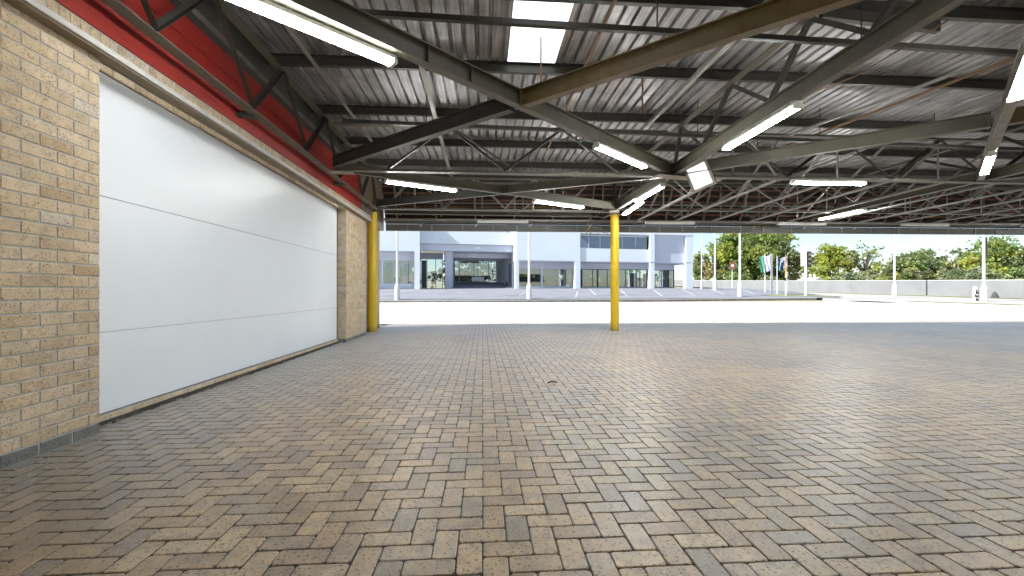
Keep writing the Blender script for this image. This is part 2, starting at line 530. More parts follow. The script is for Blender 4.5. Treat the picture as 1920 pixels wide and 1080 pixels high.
def copy_tree(o, kids, parent=None):
    c = o.copy()
    COL.objects.link(c)
    if parent is not None:
        c.parent = parent
    for ch, sub in kids:
        copy_tree(ch, sub, c)
    return c

def tree_of(o):
    return [(c, tree_of(c)) for c in children_of(o)]

def quad_obj(name, pts, mat, parent=None):
    mb = MB(); mb.add(pts, [tuple(range(len(pts)))])
    return mb.build(name, mat, parent, fixn=False)

# section profiles (side, up)
def P_I(b, h, t=0.007, tf=0.011):
    return [(-b/2, 0), (b/2, 0), (b/2, tf), (t/2, tf), (t/2, h-tf), (b/2, h-tf), (b/2, h), (-b/2, h), (-b/2, h-tf), (-t/2, h-tf), (-t/2, tf), (-b/2, tf)]
def P_C(b, h, t=0.008):
    return [(0, 0), (b, 0), (b, t), (t, t), (t, h-t), (b, h-t), (b, h), (0, h)]
def P_L(a, t=0.006):
    return [(0, 0), (a, 0), (a, t), (t, t), (t, a), (0, a)]
def P_T2(a, g=0.012, t=0.006):   # two angles back to back, seen as an inverted T with a slot
    return [(-a-g/2, 0), (-g/2, 0), (-g/2, t*0.2), (g/2, t*0.2), (g/2, 0), (a+g/2, 0), (a+g/2, t), (g/2+t, t), (g/2+t, a), (-g/2-t, a), (-g/2-t, t), (-a-g/2, t)]
def P_R(w, h):
    return [(-w/2, 0), (w/2, 0), (w/2, h), (-w/2, h)]

def ss(a, b, x):
    t = max(0.0, min(1.0, (x - a) / (b - a)))
    return t * t * (3 - 2 * t)

def G(X, Y):
    t = max(0.0, Y - 14)
    g = .018 * t + .00009 * t * t
    g += .72 * ss(31, 43, Y) * (1 - ss(26, 38, X - .2 * (Y - 40)))
    return g

# ------------------------------------------------------------------ ground
def sheet(name, a, b, c, d, nu, nv, off, mat, kind='structure'):
    """patch between corners a-b (near edge) and d-c (far edge), draped on the terrain"""
    mb = MB(); vs = []
    for j in range(nv + 1):
        for i in range(nu + 1):
            u, v = i / nu, j / nv
            x = (a[0]*(1-u)+b[0]*u)*(1-v) + (d[0]*(1-u)+c[0]*u)*v
            y = (a[1]*(1-u)+b[1]*u)*(1-v) + (d[1]*(1-u)+c[1]*u)*v
            vs.append((x, y, G(x, y) + off))
    fs = [(j*(nu+1)+i, j*(nu+1)+i+1, (j+1)*(nu+1)+i+1, (j+1)*(nu+1)+i) for j in range(nv) for i in range(nu)]
    mb.add(vs, fs, True)
    o = mb.build(name, mat, None, fixn=False)
    o['kind'] = kind
    return o

def build_ground():
    mb = MB()
    xs = list(np.arange(-60, 121, 1.5)); ys = [-60, -30, -15, 0, 14] + list(np.arange(15.5, 132, 1.5)) + [200, 400, 900]
    xs = [-500, -200] + xs + [250, 700]
    vs = []
    for y in ys:
        for x in xs:
            yy = min(y, 131)
            z = G(x, yy) - 0.06
            vs.append((x, y, z - (0.03 if y < 14 else 0)))
    n = len(xs)
    mb.add(vs, [(j*n+i, j*n+i+1, (j+1)*n+i+1, (j+1)*n+i) for j in range(len(ys)-1) for i in range(n-1)], True)
    structure(mb.build('ground', 'terrain', fixn=False))
    # pale sunlit forecourt, reaches back past both sides of the canopy
    sheet('forecourt', (-50, 14.72), (60, 14.72), (60, 31.6), (-50, 31.6), 60, 14, -0.012, 'forecourt')
    sheet('side_yard', (20.0, -40), (60, -40), (60, 14.72), (20.0, 14.72), 8, 8, -0.016, "forecourt")
build_ground()

# herringbone pavers as real bricks
def build_floor():
    W = 0.104
    x0, y0 = -3.12, 0.70
    nx, ny = int(23.1 / W), int(14.0 / W)
    cols = np.array([(.36, .27, .175), (.31, .225, .14), (.27, .19, .12), (.33, .255, .18), (.24, .18, .13), (.25, .205, .165), (.34, .235, .135), (.37, .29, .195)])
    cols = cols * np.array((1.24, 1.15, 0.93))
    wts = np.array([.2, .2, .14, .18, .09, .07, .05, .07]); wts /= wts.sum()
    V = []; F = []; C = []
    for j in range(-1, ny + 1):
        for i in range(-1, nx + 1):
            r = (i + j) % 4
            if r == 0: w, h = 2, 1
            elif r == 2: w, h = 1, 2
            else: continue
            cx, cy = x0 + (i + w/2) * W, y0 + (j + h/2) * W
            if cx < -3.08 or cx > 20 or cy > 14.7:
                continue
            # leave out what the lens and its neighbours never see
            if cy < 3 and abs(cx) > 4.5 + cy * 1.6:
                continue
            near = cy < 5
            g = 0.0023 + random.random() * 0.0014
            a, b = w*W/2 - g, h*W/2 - g
            jx, jy = random.uniform(-.0012, .0012), random.uniform(-.0012, .0012)
            rot = random.gauss(0, 0.006)
            tx, ty = random.gauss(0, 0.004), random.gauss(0, 0.004)
            dz = random.gauss(0, 0.0005)
            c = 0.011
            bv = 0.004
            def ring(a, b, c, z):
                pts = [(-a + c, -b), (a - c, -b), (a, -b + c), (a, b - c), (a - c, b), (-a + c, b), (-a, b - c), (-a, -b + c)]
                out = []
                for px, py in pts:
                    if near:
                        px += random.uniform(-.0012, .0012); py += random.uniform(-.0012, .0012)
                    qx, qy = px - py*rot, py + px*rot
                    out.append((cx + jx + qx, cy + jy + qy, z + dz + tx*qx + ty*qy))
                return out
            o = len(V)
            V += ring(a - bv, b - bv, c, 0.0) + ring(a, b, c, -0.002) + ring(a, b, c, -0.015)
            F.append(tuple(range(o, o + 8)))
            for k in range(8):
                k2 = (k + 1) % 8
                F.append((o+8+k, o+8+k2, o+k2, o+k))
                F.append((o+16+k, o+16+k2, o+8+k2, o+8+k))
            col = cols[RNG.choice(len(cols), p=wts)] * random.uniform(0.86, 1.14)
            C += [(col[0], col[1], col[2], 1)] * 17
    mb = MB(); mb.v = V; mb.f = F; mb.sm = [False] * len(F); mb.c = C
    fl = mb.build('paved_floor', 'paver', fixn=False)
    fl['kind'] = 'structure'
    structure(quad_obj('sand_bed', [(-3.2, -12, -0.0045), (20.1, -12, -0.0045), (20.1, 14.75, -0.0045), (-3.2, 14.75, -0.0045)], 'joint'))
    # rear part of the same floor, behind the lens
    mb = MB(); mb.add([(-3.1, -12, -0.004), (20, -12, -0.004), (20, 0.68, -0.004), (-3.1, 0.68, -0.004)], [(0, 1, 2, 3)])
    mb.c = [(0.30, .22, .14, 1)]
    structure(mb.build('rear_floor', 'paver', fixn=False))
build_floor()

# ------------------------------------------------------------------ brick building with sectional door
def brick_panel(name, parent, org, ud, nd, L, z0, z1, off=0.0, corner=None, plinth=False, soldier=False, detail=True):
    """running-bond bricks laid on a mortar sheet. org = start corner, ud = direction along, nd = outward normal"""
    org, ud, nd = Vector(org), Vector(ud), Vector(nd)
    ch = 0.0845; bl = 0.232
    if soldier:
        ch, bl = z1 - z0, 0.083
    V = []; F = []; C = []
    pal = [(.49, .385, .24), (.47, .365, .225), (.51, .405, .26), (.46, .36, .225), (.49, .38, .23), (.50, .40, .265)]
    rows = max(1, int(round((z1 - z0) / ch)))
    ch = (z1 - z0) / rows
    for r in range(rows):
        u = -bl + (off if r % 2 == 0 else off + bl * 0.5) % bl
        if soldier: u = -bl + off
        while u < L:
            a, b = max(0, u + 0.005), min(L, u + bl - 0.005)
            u += bl
            if b - a < 0.015: continue
            za, zb = z0 + r*ch + 0.005, z0 + (r+1)*ch - 0.005
            pr = 0.0045 + random.uniform(-.0015, .0015); bv = 0.004
            n = [random.uniform(-.0015, .0015) for _ in range(12)]
            def P(uu, zz, pp):
                return tuple(org + ud*uu + nd*pp + Vector((0, 0, zz)))
            o = len(V)
            V += [P(a+n[0], za+n[1], 0), P(b+n[2], za+n[3], 0), P(b+n[4], zb+n[5], 0), P(a+n[6], zb+n[7], 0)]
            V += [P(a+bv*.5+n[0], za+bv*.5+n[1], pr*.7), P(b-bv*.5+n[2], za+bv*.5+n[3], pr*.7), P(b-bv*.5+n[4], zb-bv*.5+n[5], pr*.7), P(a+bv*.5+n[6], zb-bv*.5+n[7], pr*.7)]
            V += [P(a+bv+n[0], za+bv+n[1], pr), P(b-bv+n[2], za+bv+n[3], pr), P(b-bv+n[4], zb-bv+n[5], pr), P(a+bv+n[6], zb-bv+n[7], pr)]
            for k in range(4):
                k2 = (k+1) % 4
                F += [(o+k, o+k2, o+4+k2, o+4+k), (o+4+k, o+4+k2, o+8+k2, o+8+k)]
            F.append((o+8, o+9, o+10, o+11))
            c = np.array(random.choice(pal)) * random.uniform(.93, 1.06) * np.array((1.02, 1.02, 1.12))
            q = random.random()
            if plinth and r == 0: c = np.array((.15, .145, .145)) * random.uniform(.9, 1.1)
            elif q < .06: c = c * 0.55 + np.array((.55, .52, .47)) * .45
            elif q < .12: c = c * np.array((.86, .80, .72))
            C += [(c[0], c[1], c[2], 1)] * 9
    mb = MB(); mb.v = V; mb.f = F; mb.sm = [False]*len(F); mb.c = C
    return mb.build(name, 'brick', parent)

BB = empty('brick_building', (-3.1, 4, 0))
tag(BB, 'tan face brick building with red painted band above its wide white door', 'building')
def build_brick_building():
    # mortar / core volumes
    def core(name, lo, hi, mat='mortar'):
        mb = MB(); mb.box(lo, hi); return mb.build(name, mat, BB)
    core('wall_core', (-3.6, -12, 0), (-2.9, 3.46, 2.93))
    core('pier_core', (-3.6, 9.36, 0), (-2.9, 10.95, 2.93))
    core('return_core', (-3.6, 10.955, 0), (-3.13, 13.3, 2.93))
    core('threshold_core', (-3.6, 3.465, 0), (-3.065, 9.355, 0.075))
    core('upper_core', (-3.6, -12, 2.935), (-3.0, 13.3, 4.33))
    core('lintel_core', (-3.6, 3.465, 2.857), (-3.075, 9.355, 2.93), 'timber')
    brick_panel('brick_lintel', BB, (-3.075, 3.465, 0), (0, 1, 0), (1, 0, 0), 5.89, 2.859, 2.928, off=0.1)
    # visible brickwork
    brick_panel('brick_wall', BB, (-2.9, -4.0, 0), (0, 1, 0), (1, 0, 0), 7.46, 0.0, 2.88, off=0.172-0.232*0.5, plinth=True)
    brick_panel('brick_wall', BB, (-2.9, 9.36, 0), (0, 1, 0), (1, 0, 0), 1.58, 0.0, 2.88, off=0.0, plinth=True)
    brick_panel('brick_pier_face', BB, (-3.11, 9.36, 0), (1, 0, 0), (0, -1, 0), 0.21, 0.0, 2.88, off=0.11, plinth=True)
    brick_panel('brick_pier_face', BB, (-3.11, 3.46, 0), (1, 0, 0), (0, 1, 0), 0.21, 0.0, 2.88, off=0.11, plinth=True)
    brick_panel('brick_wall', BB, (-3.13, 10.96, 0), (0, 1, 0), (1, 0, 0), 2.33, 0.0, 2.93, off=0.05, plinth=True)
    brick_panel('brick_sill', BB, (-3.065, 3.47, 0), (0, 1, 0), (1, 0, 0), 5.88, 0.004, 0.072, off=0.05, plinth=False)
    brick_panel('brick_lintel', BB, (-3.0, -4.0, 0), (0, 1, 0), (1, 0, 0), 14.9, 2.945, 3.115, off=0.03, soldier=True)
    # slim grey ground course in front of the sill
    mb = MB(); mb.box((-3.0645, 3.47, -0.01), (-3.03, 9.35, 0.03)); mb.build('sill_mortar', 'joint', BB)
    # ledge along the wall: grey metal face, timber underside
    mb = MB(); mb.box((-2.885, -6, 2.848), (-2.78, 11.05, 2.895)); mb.build('ledge', 'ledge', BB, bevel=0.004)
    mb = MB(); mb.box((-2.897, -6, 2.836), (-2.80, 11.03, 2.846)); mb.build('ledge_soffit', 'timber', BB)
    mb = MB(); mb.box((-3.0, -6, 3.12), (-2.982, 10.75, 3.62)); mb.build('red_band', 'red', BB)
    mb = MB(); mb.box((-3.0, -6, 3.623), (-2.972, 10.75, 3.84)); mb.build('red_coping', 'red', BB)
    mb = MB(); mb.box((-3.0, -6, 3.85), (-2.985, 10.75, 4.3)); mb.build('flashing', 'steel_dark', BB)
    mb = MB(); mb.extr((-2.984, -6, 3.95), (-2.984, 10.75, 3.95), P_L(0.07)); mb.build('flashing_angle', 'galv', BB)
    # louvre beyond the red band
    lv = MB()
    lv.box((-3.0, 10.78, 3.12), (-2.99, 13.0, 4.3))
    y = 10.8
    while y < 12.9:
        lv.box((-2.988, y, 3.12), (-2.95, y + 0.045, 4.3)); y += 0.115
    lv.build('louvre', 'timber', BB)
    # sectional door: three panels with dark shadow gaps
    mb = MB(); mb.box((-3.125, 3.47, 0.076), (-3.105, 9.35, 2.855)); dr = mb.build('sectional_door', 'dark_gap', BB)
    zz = [0.085, 0.742, 1.852, 2.853]
    for k in range(3):
        mb = MB(); mb.box((-3.104, 3.492, zz[k] + (0.0018 if k else 0)), (-3.085, 9.335, zz[k+1] - 0.0018))
        p = mb.build('door_panel', 'door', dr, bevel=0.003)
    # door tracks
    for y in (3.468, 9.337):
        mb = MB(); mb.box((-3.103, y, 0.08), (-3.075, y + 0.014, 2.853)); mb.build('door_track', 'steel_dark', dr)
build_brick_building()

# ------------------------------------------------------------------ canopy
def YG(X):                      # outer edge line of the canopy
    return 13.4 - 0.022 * (X + 3)
ZS = 4.37                       # underside of the roof sheet
X0, X1 = -3.25, 20.5

CR = empty('canopy_roof', (10, 5, ZS))
tag(CR, 'corrugated metal canopy roof on dark purlins with one bright skylight', 'canopy')
def build_roof():
    prof = [(0, 0), (.062, 0), (.076, .048), (.106, .048), (.120, 0), (.1715, 0)]
    xs = []
    n = int((X1 - X0) / .1715)
    SKY = [k for k in range(n) if 0.28 <= X0 + k*.1715 < 0.28 + 4*.1715]
    REAR_ADDED = [k for k in range(n) if (X0 + k*.1715) % 3.0 < .68 and X0 + k*.1715 > 1.5]  # unseen translucent strips behind the lens, added to brighten the floor
    def strip(mb, k, ya, yb):
        x = X0 + k*.1715
        vs = []
        for px, pz in prof:
            if mb is sk: pz *= .08
            vs.append((x + px, ya, ZS + pz)); vs.append((x + px, yb, ZS + pz))
        mb.add(vs, [(2*i, 2*i+2, 2*i+3, 2*i+1) for i in range(len(prof) - 1)])
    mb = MB(); sk = MB()
    for k in range(n):
        ye = YG(X0 + k*.1715) - 0.68
        if k in SKY:
            strip(mb, k, -9, 3.05); strip(mb, k, 6.22, ye); strip(sk, k, 3.03, 6.24)
        elif k in REAR_ADDED:
            strip(mb, k, -9, -6.28); strip(sk, k, -6.3, 1.52); strip(mb, k, 1.5, ye)
        else:
            strip(mb, k, -9, ye)
    o = mb.build('roof_sheet', 'sheet', CR, fixn=False)
    sm = o.modifiers.new('thick', 'SOLIDIFY'); sm.thickness = 0.002; sm.offset = 1
    sk.build('skylight', 'skylight', CR, fixn=False)  # the visible skylight together with the added rear strips
    # purlins: channels running across
    first = None
    for y in (-6.3, -4.74, -3.18, -1.62, -.06, 1.5, 3.06, 4.62, 6.18, 7.8, 9.36, 10.85, 12.2):
        if first is None:
            mb = MB(); mb.extr((X0 + .25, 0, ZS - .153), (X1, 0, ZS - .153), P_C(0.06, 0.15))
            first = mb.build('purlin', 'steel_dark', CR)
            first.location = Vector((0, y, 0)) - WO[CR.name]
        else:
            c = first.copy(); COL.objects.link(c); c.parent = CR; c.location = Vector((0, y, 0)) - WO[CR.name]
    for y in (1.5, 3.06, 4.62, 6.18, 7.8, 9.36, 10.85):
        mb = MB()
        for k in range(n):
            x = X0 + k*.1715 + .06
            if x > 14 or (k in SKY and 3.0 < y < 6.3): continue
            w = random.uniform(.02, .045)
            mb.box((x + .036 - w/2, y - .028 + random.uniform(-.006, .006), ZS + .001), (x + .036 + w/2, y - .016, ZS + random.uniform(.022, .034)))
        mb.build('rib_block', 'facade', CR)  # small pale blocks in the ribs above each purlin
    # light ties, conduits and rods fixed under the purlins, running along the depth
    for nm, x, ya, yb, mt, pr in (('tie_angle', -2.29, 2.2, 9.6, 'galv', P_L(.06)), ('tie_angle', -.87, 1.5, 11.5, 'galv', P_L(.075)),
                              ('conduit', 1.40, 1.0, 9.3, 'conduit', P_R(.028, .028)), ('tie_angle', 3.02, 2.0, 8.0, 'galv', P_L(.06)),
                              ('tie_angle', 8.2, 3.0, 11.0, 'galv', P_L(.05)), ('conduit', 12.6, 4.0, 11.0, 'galv', P_R(.03, .03))):
        mb = MB(); mb.extr((x, ya, ZS - .225), (x, yb, ZS - .225), pr); mb.build(nm, mt, CR)
    for nm, p, q, mt in (('brace_rod', (7.15, 4.4, 4.15), (6.38, 8.9, 4.15), 'conduit'), ('brace_rod', (6.6, 4.9, 4.05), (5.4, 7.5, 3.85), 'galv'),
                         ('trimmer', (3.73, 4.5, 4.1), (5.3, 4.66, 4.1), 'steel_dark'), ('brace_rod', (11.2, 5.0, 4.12), (12.4, 9.3, 4.12), 'conduit'),
                         ('brace_rod', (-0.6, 8.0, 4.12), (0.9, 10.9, 4.12), 'steel_dark'), ('brace_rod', (5.2, 8.1, 4.1), (8.1, 11.2, 4.1), 'galv')):
        mb = MB(); mb.extr(p, q, P_R(.035, .035) if nm == 'brace_rod' else P_R(.06, .12)); mb.build(nm, mt, CR)
    # two thin service rails hung below the purlins, with hanger rods
    for p, q in (((-1.8, 4.22, 3.74), (16.5, 4.75, 3.74)), ((-2.2, 6.93, 3.74), (18.0, 7.75, 3.74))):
        mb = MB(); mb.extr(p, q, P_R(.05, .055)); r = mb.build('service_rail', 'steel_dark', CR)
        k = p[0] + 1.3
        while k < q[0]:
            t = (k - p[0]) / (q[0] - p[0])
            yy = p[1] + (q[1] - p[1]) * t
            mb = MB(); mb.tube([(k, yy, 3.79), (k, yy, ZS - .004)], .007, 6); mb.build('hanger_rod', 'steel_dark', r)
            k += 2.3
    for x, y, zb in ((0.75, 5.5, 3.5), (6.3, 4.55, 3.2), (2.35, 6.18, 3.7), (5.2, 7.8, 3.5), (11.5, 7.8, 3.4)):
        mb = MB(); mb.tube([(x, y, zb), (x, y, ZS - .004)], .012, 6); mb.build('hanger_rod', 'conduit', CR)
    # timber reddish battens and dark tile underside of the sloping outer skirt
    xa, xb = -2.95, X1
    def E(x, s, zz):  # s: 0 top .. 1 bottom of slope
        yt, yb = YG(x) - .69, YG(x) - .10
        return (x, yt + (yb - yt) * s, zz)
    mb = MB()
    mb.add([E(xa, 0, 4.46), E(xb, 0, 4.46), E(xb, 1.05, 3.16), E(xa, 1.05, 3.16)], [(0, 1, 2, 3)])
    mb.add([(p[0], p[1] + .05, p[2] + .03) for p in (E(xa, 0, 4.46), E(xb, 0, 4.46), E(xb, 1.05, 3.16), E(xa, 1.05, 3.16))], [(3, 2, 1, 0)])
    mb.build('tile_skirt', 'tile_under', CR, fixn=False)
    for k in range(7):
        s = 0.08 + k * .142
        z = 4.46 - 1.3 / 1.05 * s
        a, b = E(xa, s, z), E(xb, s, z)
        mb = MB(); mb.extr((a[0], a[1] - .035, a[2] - .035), (b[0], b[1] - .035, b[2] - .035), P_R(.04, .05)); mb.build('batten', 'batten', CR)
    # skirt rafters, posts and bracing
    x = -2.6; i = 0
    while x < 19.5:
        a, b = E(x, 0, 4.34), E(x, 1, 3.2)
        mb = MB(); mb.extr((a[0], a[1] - .09, a[2]), (b[0], b[1] - .09, b[2]), P_C(.04, .085), up=(0, 1, 0)); mb.build('skirt_rafter', 'galv', CR)
        mb = MB(); mb.extr((x + .25, YG(x) - .86, 3.26), (x + .25, YG(x) - .86, 4.2), P_L(.045), up=(0, 1, 0)); mb.build('skirt_post', 'galv' if i % 3 else 'steel', CR)
        x += 1.18; i += 1
    x = -2.6; i = 0
    while x < 19:
        z0_, z1_ = (3.27, 4.18) if i % 2 else (4.18, 3.27)
        mb = MB(); mb.extr((x, YG(x) - .93, z0_), (x + 1.18, YG(x) - .93, z1_), P_L(.04), up=(0, 1, 0)); mb.build('skirt_brace', 'galv' if i % 2 else 'steel_dark', CR)
        x += 1.18; i += 1
    # ceiling-level ties from the truss line to the eave
    x = 4.69
    while x < 19.5:
        if abs(x - 9.9) > .3 and abs(x - 16.5) > .3:
            mb = MB(); mb.extr((x, 8.06, 3.30), (x, YG(x) - .42, 3.24), P_T2(.042)); mb.build('eave_tie', 'galv', CR)
            for k_, (ya_, za_, yb_, zb_) in enumerate(((8.2, 4.12, 9.6, 3.33), (9.6, 3.33, 10.8, 4.12), (10.8, 4.12, 12.1, 3.3))):
                mb = MB(); mb.extr((x + .045, ya_, za_), (x + .045, yb_, zb_), P_L(.036)); mb.build('tie_strut', 'galv' if k_ != 1 else 'steel', CR)
        x += 1.17
    mb = MB(); mb.extr((xa, YG(xa) - .84, 4.2), (xb, YG(xb) - .84, 4.2), P_L(.07)); mb.build('wall_plate', 'galv', CR)
    mb = MB(); mb.extr((xa, YG(xa) - .88, 3.62), (xb, YG(xb) - .88, 3.62), P_L(.045)); mb.build('mid_rail', 'galv', CR)
    mb = MB(); mb.extr((xa, YG(xa) - .40, 3.20), (xb, YG(xb) - .40, 3.20), P_L(.07)); mb.build('eave_rail', 'galv', CR)
    mb = MB(); mb.extr((xa, YG(xa) - .16, 3.185), (xb, YG(xb) - .16, 3.185), P_L(.05)); mb.build('eave_rail', 'galv', CR)
    # gutter / fascia with clips
    ga, gb = (xa, YG(xa), 2.955), (xb, YG(xb), 2.955)
    mb = MB(); mb.extr(ga, gb, [(-.06, 0), (.06, 0), (.06, .2), (.05, .2), (.05, .012), (-.05, .012), (-.05, .2), (-.06, .2)])
    gt = mb.build('gutter', 'gutter', CR)
    x = -2.3; i = 0
    while x < 19.5:
        mb = MB(); mb.box((x, YG(x) - .082, 2.965), (x + .03, YG(x) - .064, 3.155)); mb.build('gutter_clip', 'galv', gt)
        if i % 2 == 0:
            mb = MB(); mb.extr((x + .4, YG(x) - .10, 3.08), (x + .48, YG(x) - .075, 3.17), P_R(.02, .02)); mb.build('gutter_clip', 'white_body', gt)
        x += 0.83 + (0.11 if i % 3 else -.1); i += 1
build_roof()

# --- main steel: beams and trusses as separate things
PI_ = P_I(.10, .20)
def beam(p, q, label, mat='steel', prof=PI_, group='main canopy beams', name='steel_beam', stiff=()):
    r = empty(name, ((p[0]+q[0])/2, (p[1]+q[1])/2, p[2]))
    tag(r, label, 'beam', group)
    mb = MB(); mb.extr(p, q, prof); mb.build('girder', mat, r)
    d = (Vector(q) - Vector(p)).normalized()
    for s in stiff:      # splice / stiffener plates
        c = Vector(p) + d * s
        mb = MB(); mb.extr(c - d*.004, c + d*.004, [(-.047, .012), (.047, .012), (.047, .188), (-.047, .188)]); mb.build('stiffener', mat, r)
    for e, sg in ((Vector(p), 1), (Vector(q), -1)):
        c = e + d * sg * .006
        mb = MB(); mb.extr(c - d*.005, c + d*.005, [(-.06, -.01), (.06, -.01), (.06, .21), (-.06, .21)]); mb.build('end_plate', mat, r)
    return r

ZB = 3.30
beam((3.65, 2.2, ZB), (3.65, 12.9, ZB), 'long olive beam running from above the lens back over the middle yellow column', stiff=(5.8,))
beam((10.05, 2.2, ZB), (10.05, 12.8, ZB), 'long olive beam running front to back at the far right of the canopy', stiff=(5.8,))
beam((16.5, 2.2, ZB), (16.5, 12.6, ZB), 'long beam at the outer right end of the canopy')
beam((-2.72, 2.35, ZB+.003), (3.56, 7.95, ZB+.003), 'olive diagonal beam with a lit double tube, from top left down to the floodlight', stiff=(2.9, 3.45))
beam((-2.62, 7.86, ZB), (.36, 5.26, ZB), 'dark diagonal beam from the red wall up to the middle crossing', mat='steel_dark')
beam((.48, 5.16, ZB), (3.56, 2.45, ZB), 'rusty ochre diagonal beam sloping up to the top edge right of the skylight', mat='steel_rust')
beam((3.74, 7.93, ZB), (6.85, 5.36, ZB), 'olive diagonal beam running right from the floodlight joint', mat='steel')
beam((6.97, 5.26, ZB), (9.96, 2.5, ZB), 'rusty brown diagonal beam at the right edge of the picture', mat='steel_rust')
beam((3.74, 2.45, ZB+.003), (9.96, 7.95, ZB+.003), 'grey diagonal beam carrying two fluorescent lights at the right edge', mat='galv')
beam((10.14, 2.5, ZB+.003), (16.4, 7.95, ZB+.003), 'diagonal beam in the rightmost bay rising toward the lens')
beam((10.14, 7.9, ZB), (16.4, 2.5, ZB), 'diagonal beam crossing the rightmost bay behind the right lights')
beam((-2.72, 8.12, ZB+.003), (3.56, 11.35, ZB+.003), 'far diagonal beam with two lights, from the gusset plate to the middle column', prof=P_I(.09, .18))
beam((-2.72, 11.4, ZB), (.40, 9.80, ZB), 'far dark diagonal beam from the left yellow column to the far crossing', mat='steel_dark', prof=P_I(.09, .18))
beam((.50, 9.70, ZB), (3.56, 8.12, ZB), 'far diagonal beam from the far crossing toward the floodlight', prof=P_I(.09, .18))
beam((-2.72, 12.3, ZB-.02), (3.56, 12.45, ZB-.02), 'lowest cross beam between the two yellow columns near the gutter', prof=P_I(.09, .16))

def truss(name, nodesB, nodesT, label, mat_b, bottom=True, prof_b=None, extra=None):
    r = empty(name, nodesB[0]); tag(r, label, 'truss', 'canopy trusses')
    if bottom:
        mb = MB(); mb.extr(nodesB[0], nodesB[-1], prof_b or P_T2(.055)); mb.build('bottom_chord', mat_b, r)
    mb = MB(); mb.extr(nodesT[0], nodesT[-1], P_T2(.05)); mb.build('top_chord', 'steel', r)
    return r
def web(r, a, b, mat='steel_dark', w=.055):
    mb = MB(); mb.extr(a, b, P_L(w)); mb.build('web_member', mat, r)

ZT = 4.14
# wall truss
tb = [(-2.79, y, 3.25) for y in (-1.2, .6, 2.2, 3.85, 5.4, 6.97, 8.55, 10.1, 11.5)]
tt = [(-2.79, y, ZT) for y in (-.3, 1.5, 3.06, 4.62, 6.18, 7.78, 9.34, 10.85)]
WT = truss('roof_truss', [tb[0], tb[-1]], [tt[0], (-2.79, 11.5, ZT)], 'roof truss running along the red band of the brick wall', 'steel')
for a in range(len(tt)):
    web(WT, (-2.79, tb[a][1], 3.29), (-2.79, tt[a][1], ZT)); web(WT, (-2.79, tt[a][1], ZT), (-2.79, tb[a+1][1], 3.29))
for y in (2.2, 5.45, 8.8, 11.0):
    mb = MB(); mb.extr((-2.985, y, 3.21), (-2.80, y + .05, 3.21), P_R(.07, .07)); mb.build('wall_bracket', 'steel_dark', WT)
mb = MB(); mb.extr((-2.76, 7.95, 3.235), (-2.35, 8.0, 3.235), [(-.11, 0), (.11, 0), (.07, .012), (-.07, .012)]); mb.build('gusset_plate', 'gusset', WT)
# trusses over the depth beams: webs stand on the beam
for k, x in enumerate((3.65, 10.05, 16.5)):
    lab = ('roof truss standing on the beam over the middle yellow column', 'roof truss standing on the long beam at far right', 'roof truss at the outer right end of the canopy')[k]
    r = truss('roof_truss', [(x, 2.2, 3.5), (x, 12, 3.5)], [(x, 2.2, ZT), (x, 12.2, ZT)], lab, 'steel', bottom=False)
    bb = (2.2, 3.85, 5.3, 7.0, 8.05, 10.1, 11.7); tp = (3.06, 4.62, 6.18, 7.78, 9.34, 10.85)
    for a in range(6):
        web(r, (x + .03, bb[a], 3.505), (x + .03, tp[a], ZT)); web(r, (x + .03, tp[a], ZT), (x + .03, bb[a+1], 3.505))
# cross trusses
def xtruss(y, xa, xb, half, label, zb, phase, web_mat='steel_dark', posts=False):
    r = truss('roof_truss', [(xa, y, zb), (xb, y, zb)], [(xa, y, ZT-.02), (xb, y, ZT-.02)], label, 'steel')
    x = xa + phase; up = True
    while x + half <= xb + .01:
        a, b = (zb + .04, ZT - .02) if up else (ZT - .02, zb + .04)
        web(r, (x, y + .02, a), (x + half, y + .02, b), web_mat, .05)
        if posts and not up:
            web(r, (x, y + .03, zb + .05), (x, y + .03, ZT - .02), 'galv', .04)
        up = not up; x += half
    return r
xtruss(8.02, -2.7, 3.55, 1.075, 'roof truss crossing from the grey gusset plate to the floodlight', 3.28, 0.975)
xtruss(8.02, 3.75, 20.3, 1.075, 'long roof truss with a light, crossing from the floodlight to the right edge', 3.28, 0.06, posts=True)
xtruss(11.62, -2.7, 3.55, .8, 'far roof truss crossing over the tops of the two yellow columns', 3.27, .1, 'galv', True)
xtruss(11.62, 3.75, 20.3, 1.2, 'far roof truss right of the middle yellow column, behind the sloping ties', 3.34, .1, 'galv', True)
# gusset by the floodlight
g = MB(); g.extr((3.25, 7.86, 3.262), (4.25, 8.12, 3.262), [(-.12, 0), (.12, 0), (.1, .012), (-.1, .012)])
gp = g.build('gusset_plate', 'gusset'); tag(gp, 'flat grey gusset plate where the beams meet by the floodlight', 'plate')
g = MB(); g.extr((3.5, 11.25, 3.255), (3.72, 11.9, 3.255), [(-.13, 0), (.13, 0), (.1, .012), (-.1, .012)])
gp = g.build('gusset_plate', 'gusset'); tag(gp, 'flat grey gusset plate on top of the middle yellow column', 'plate')

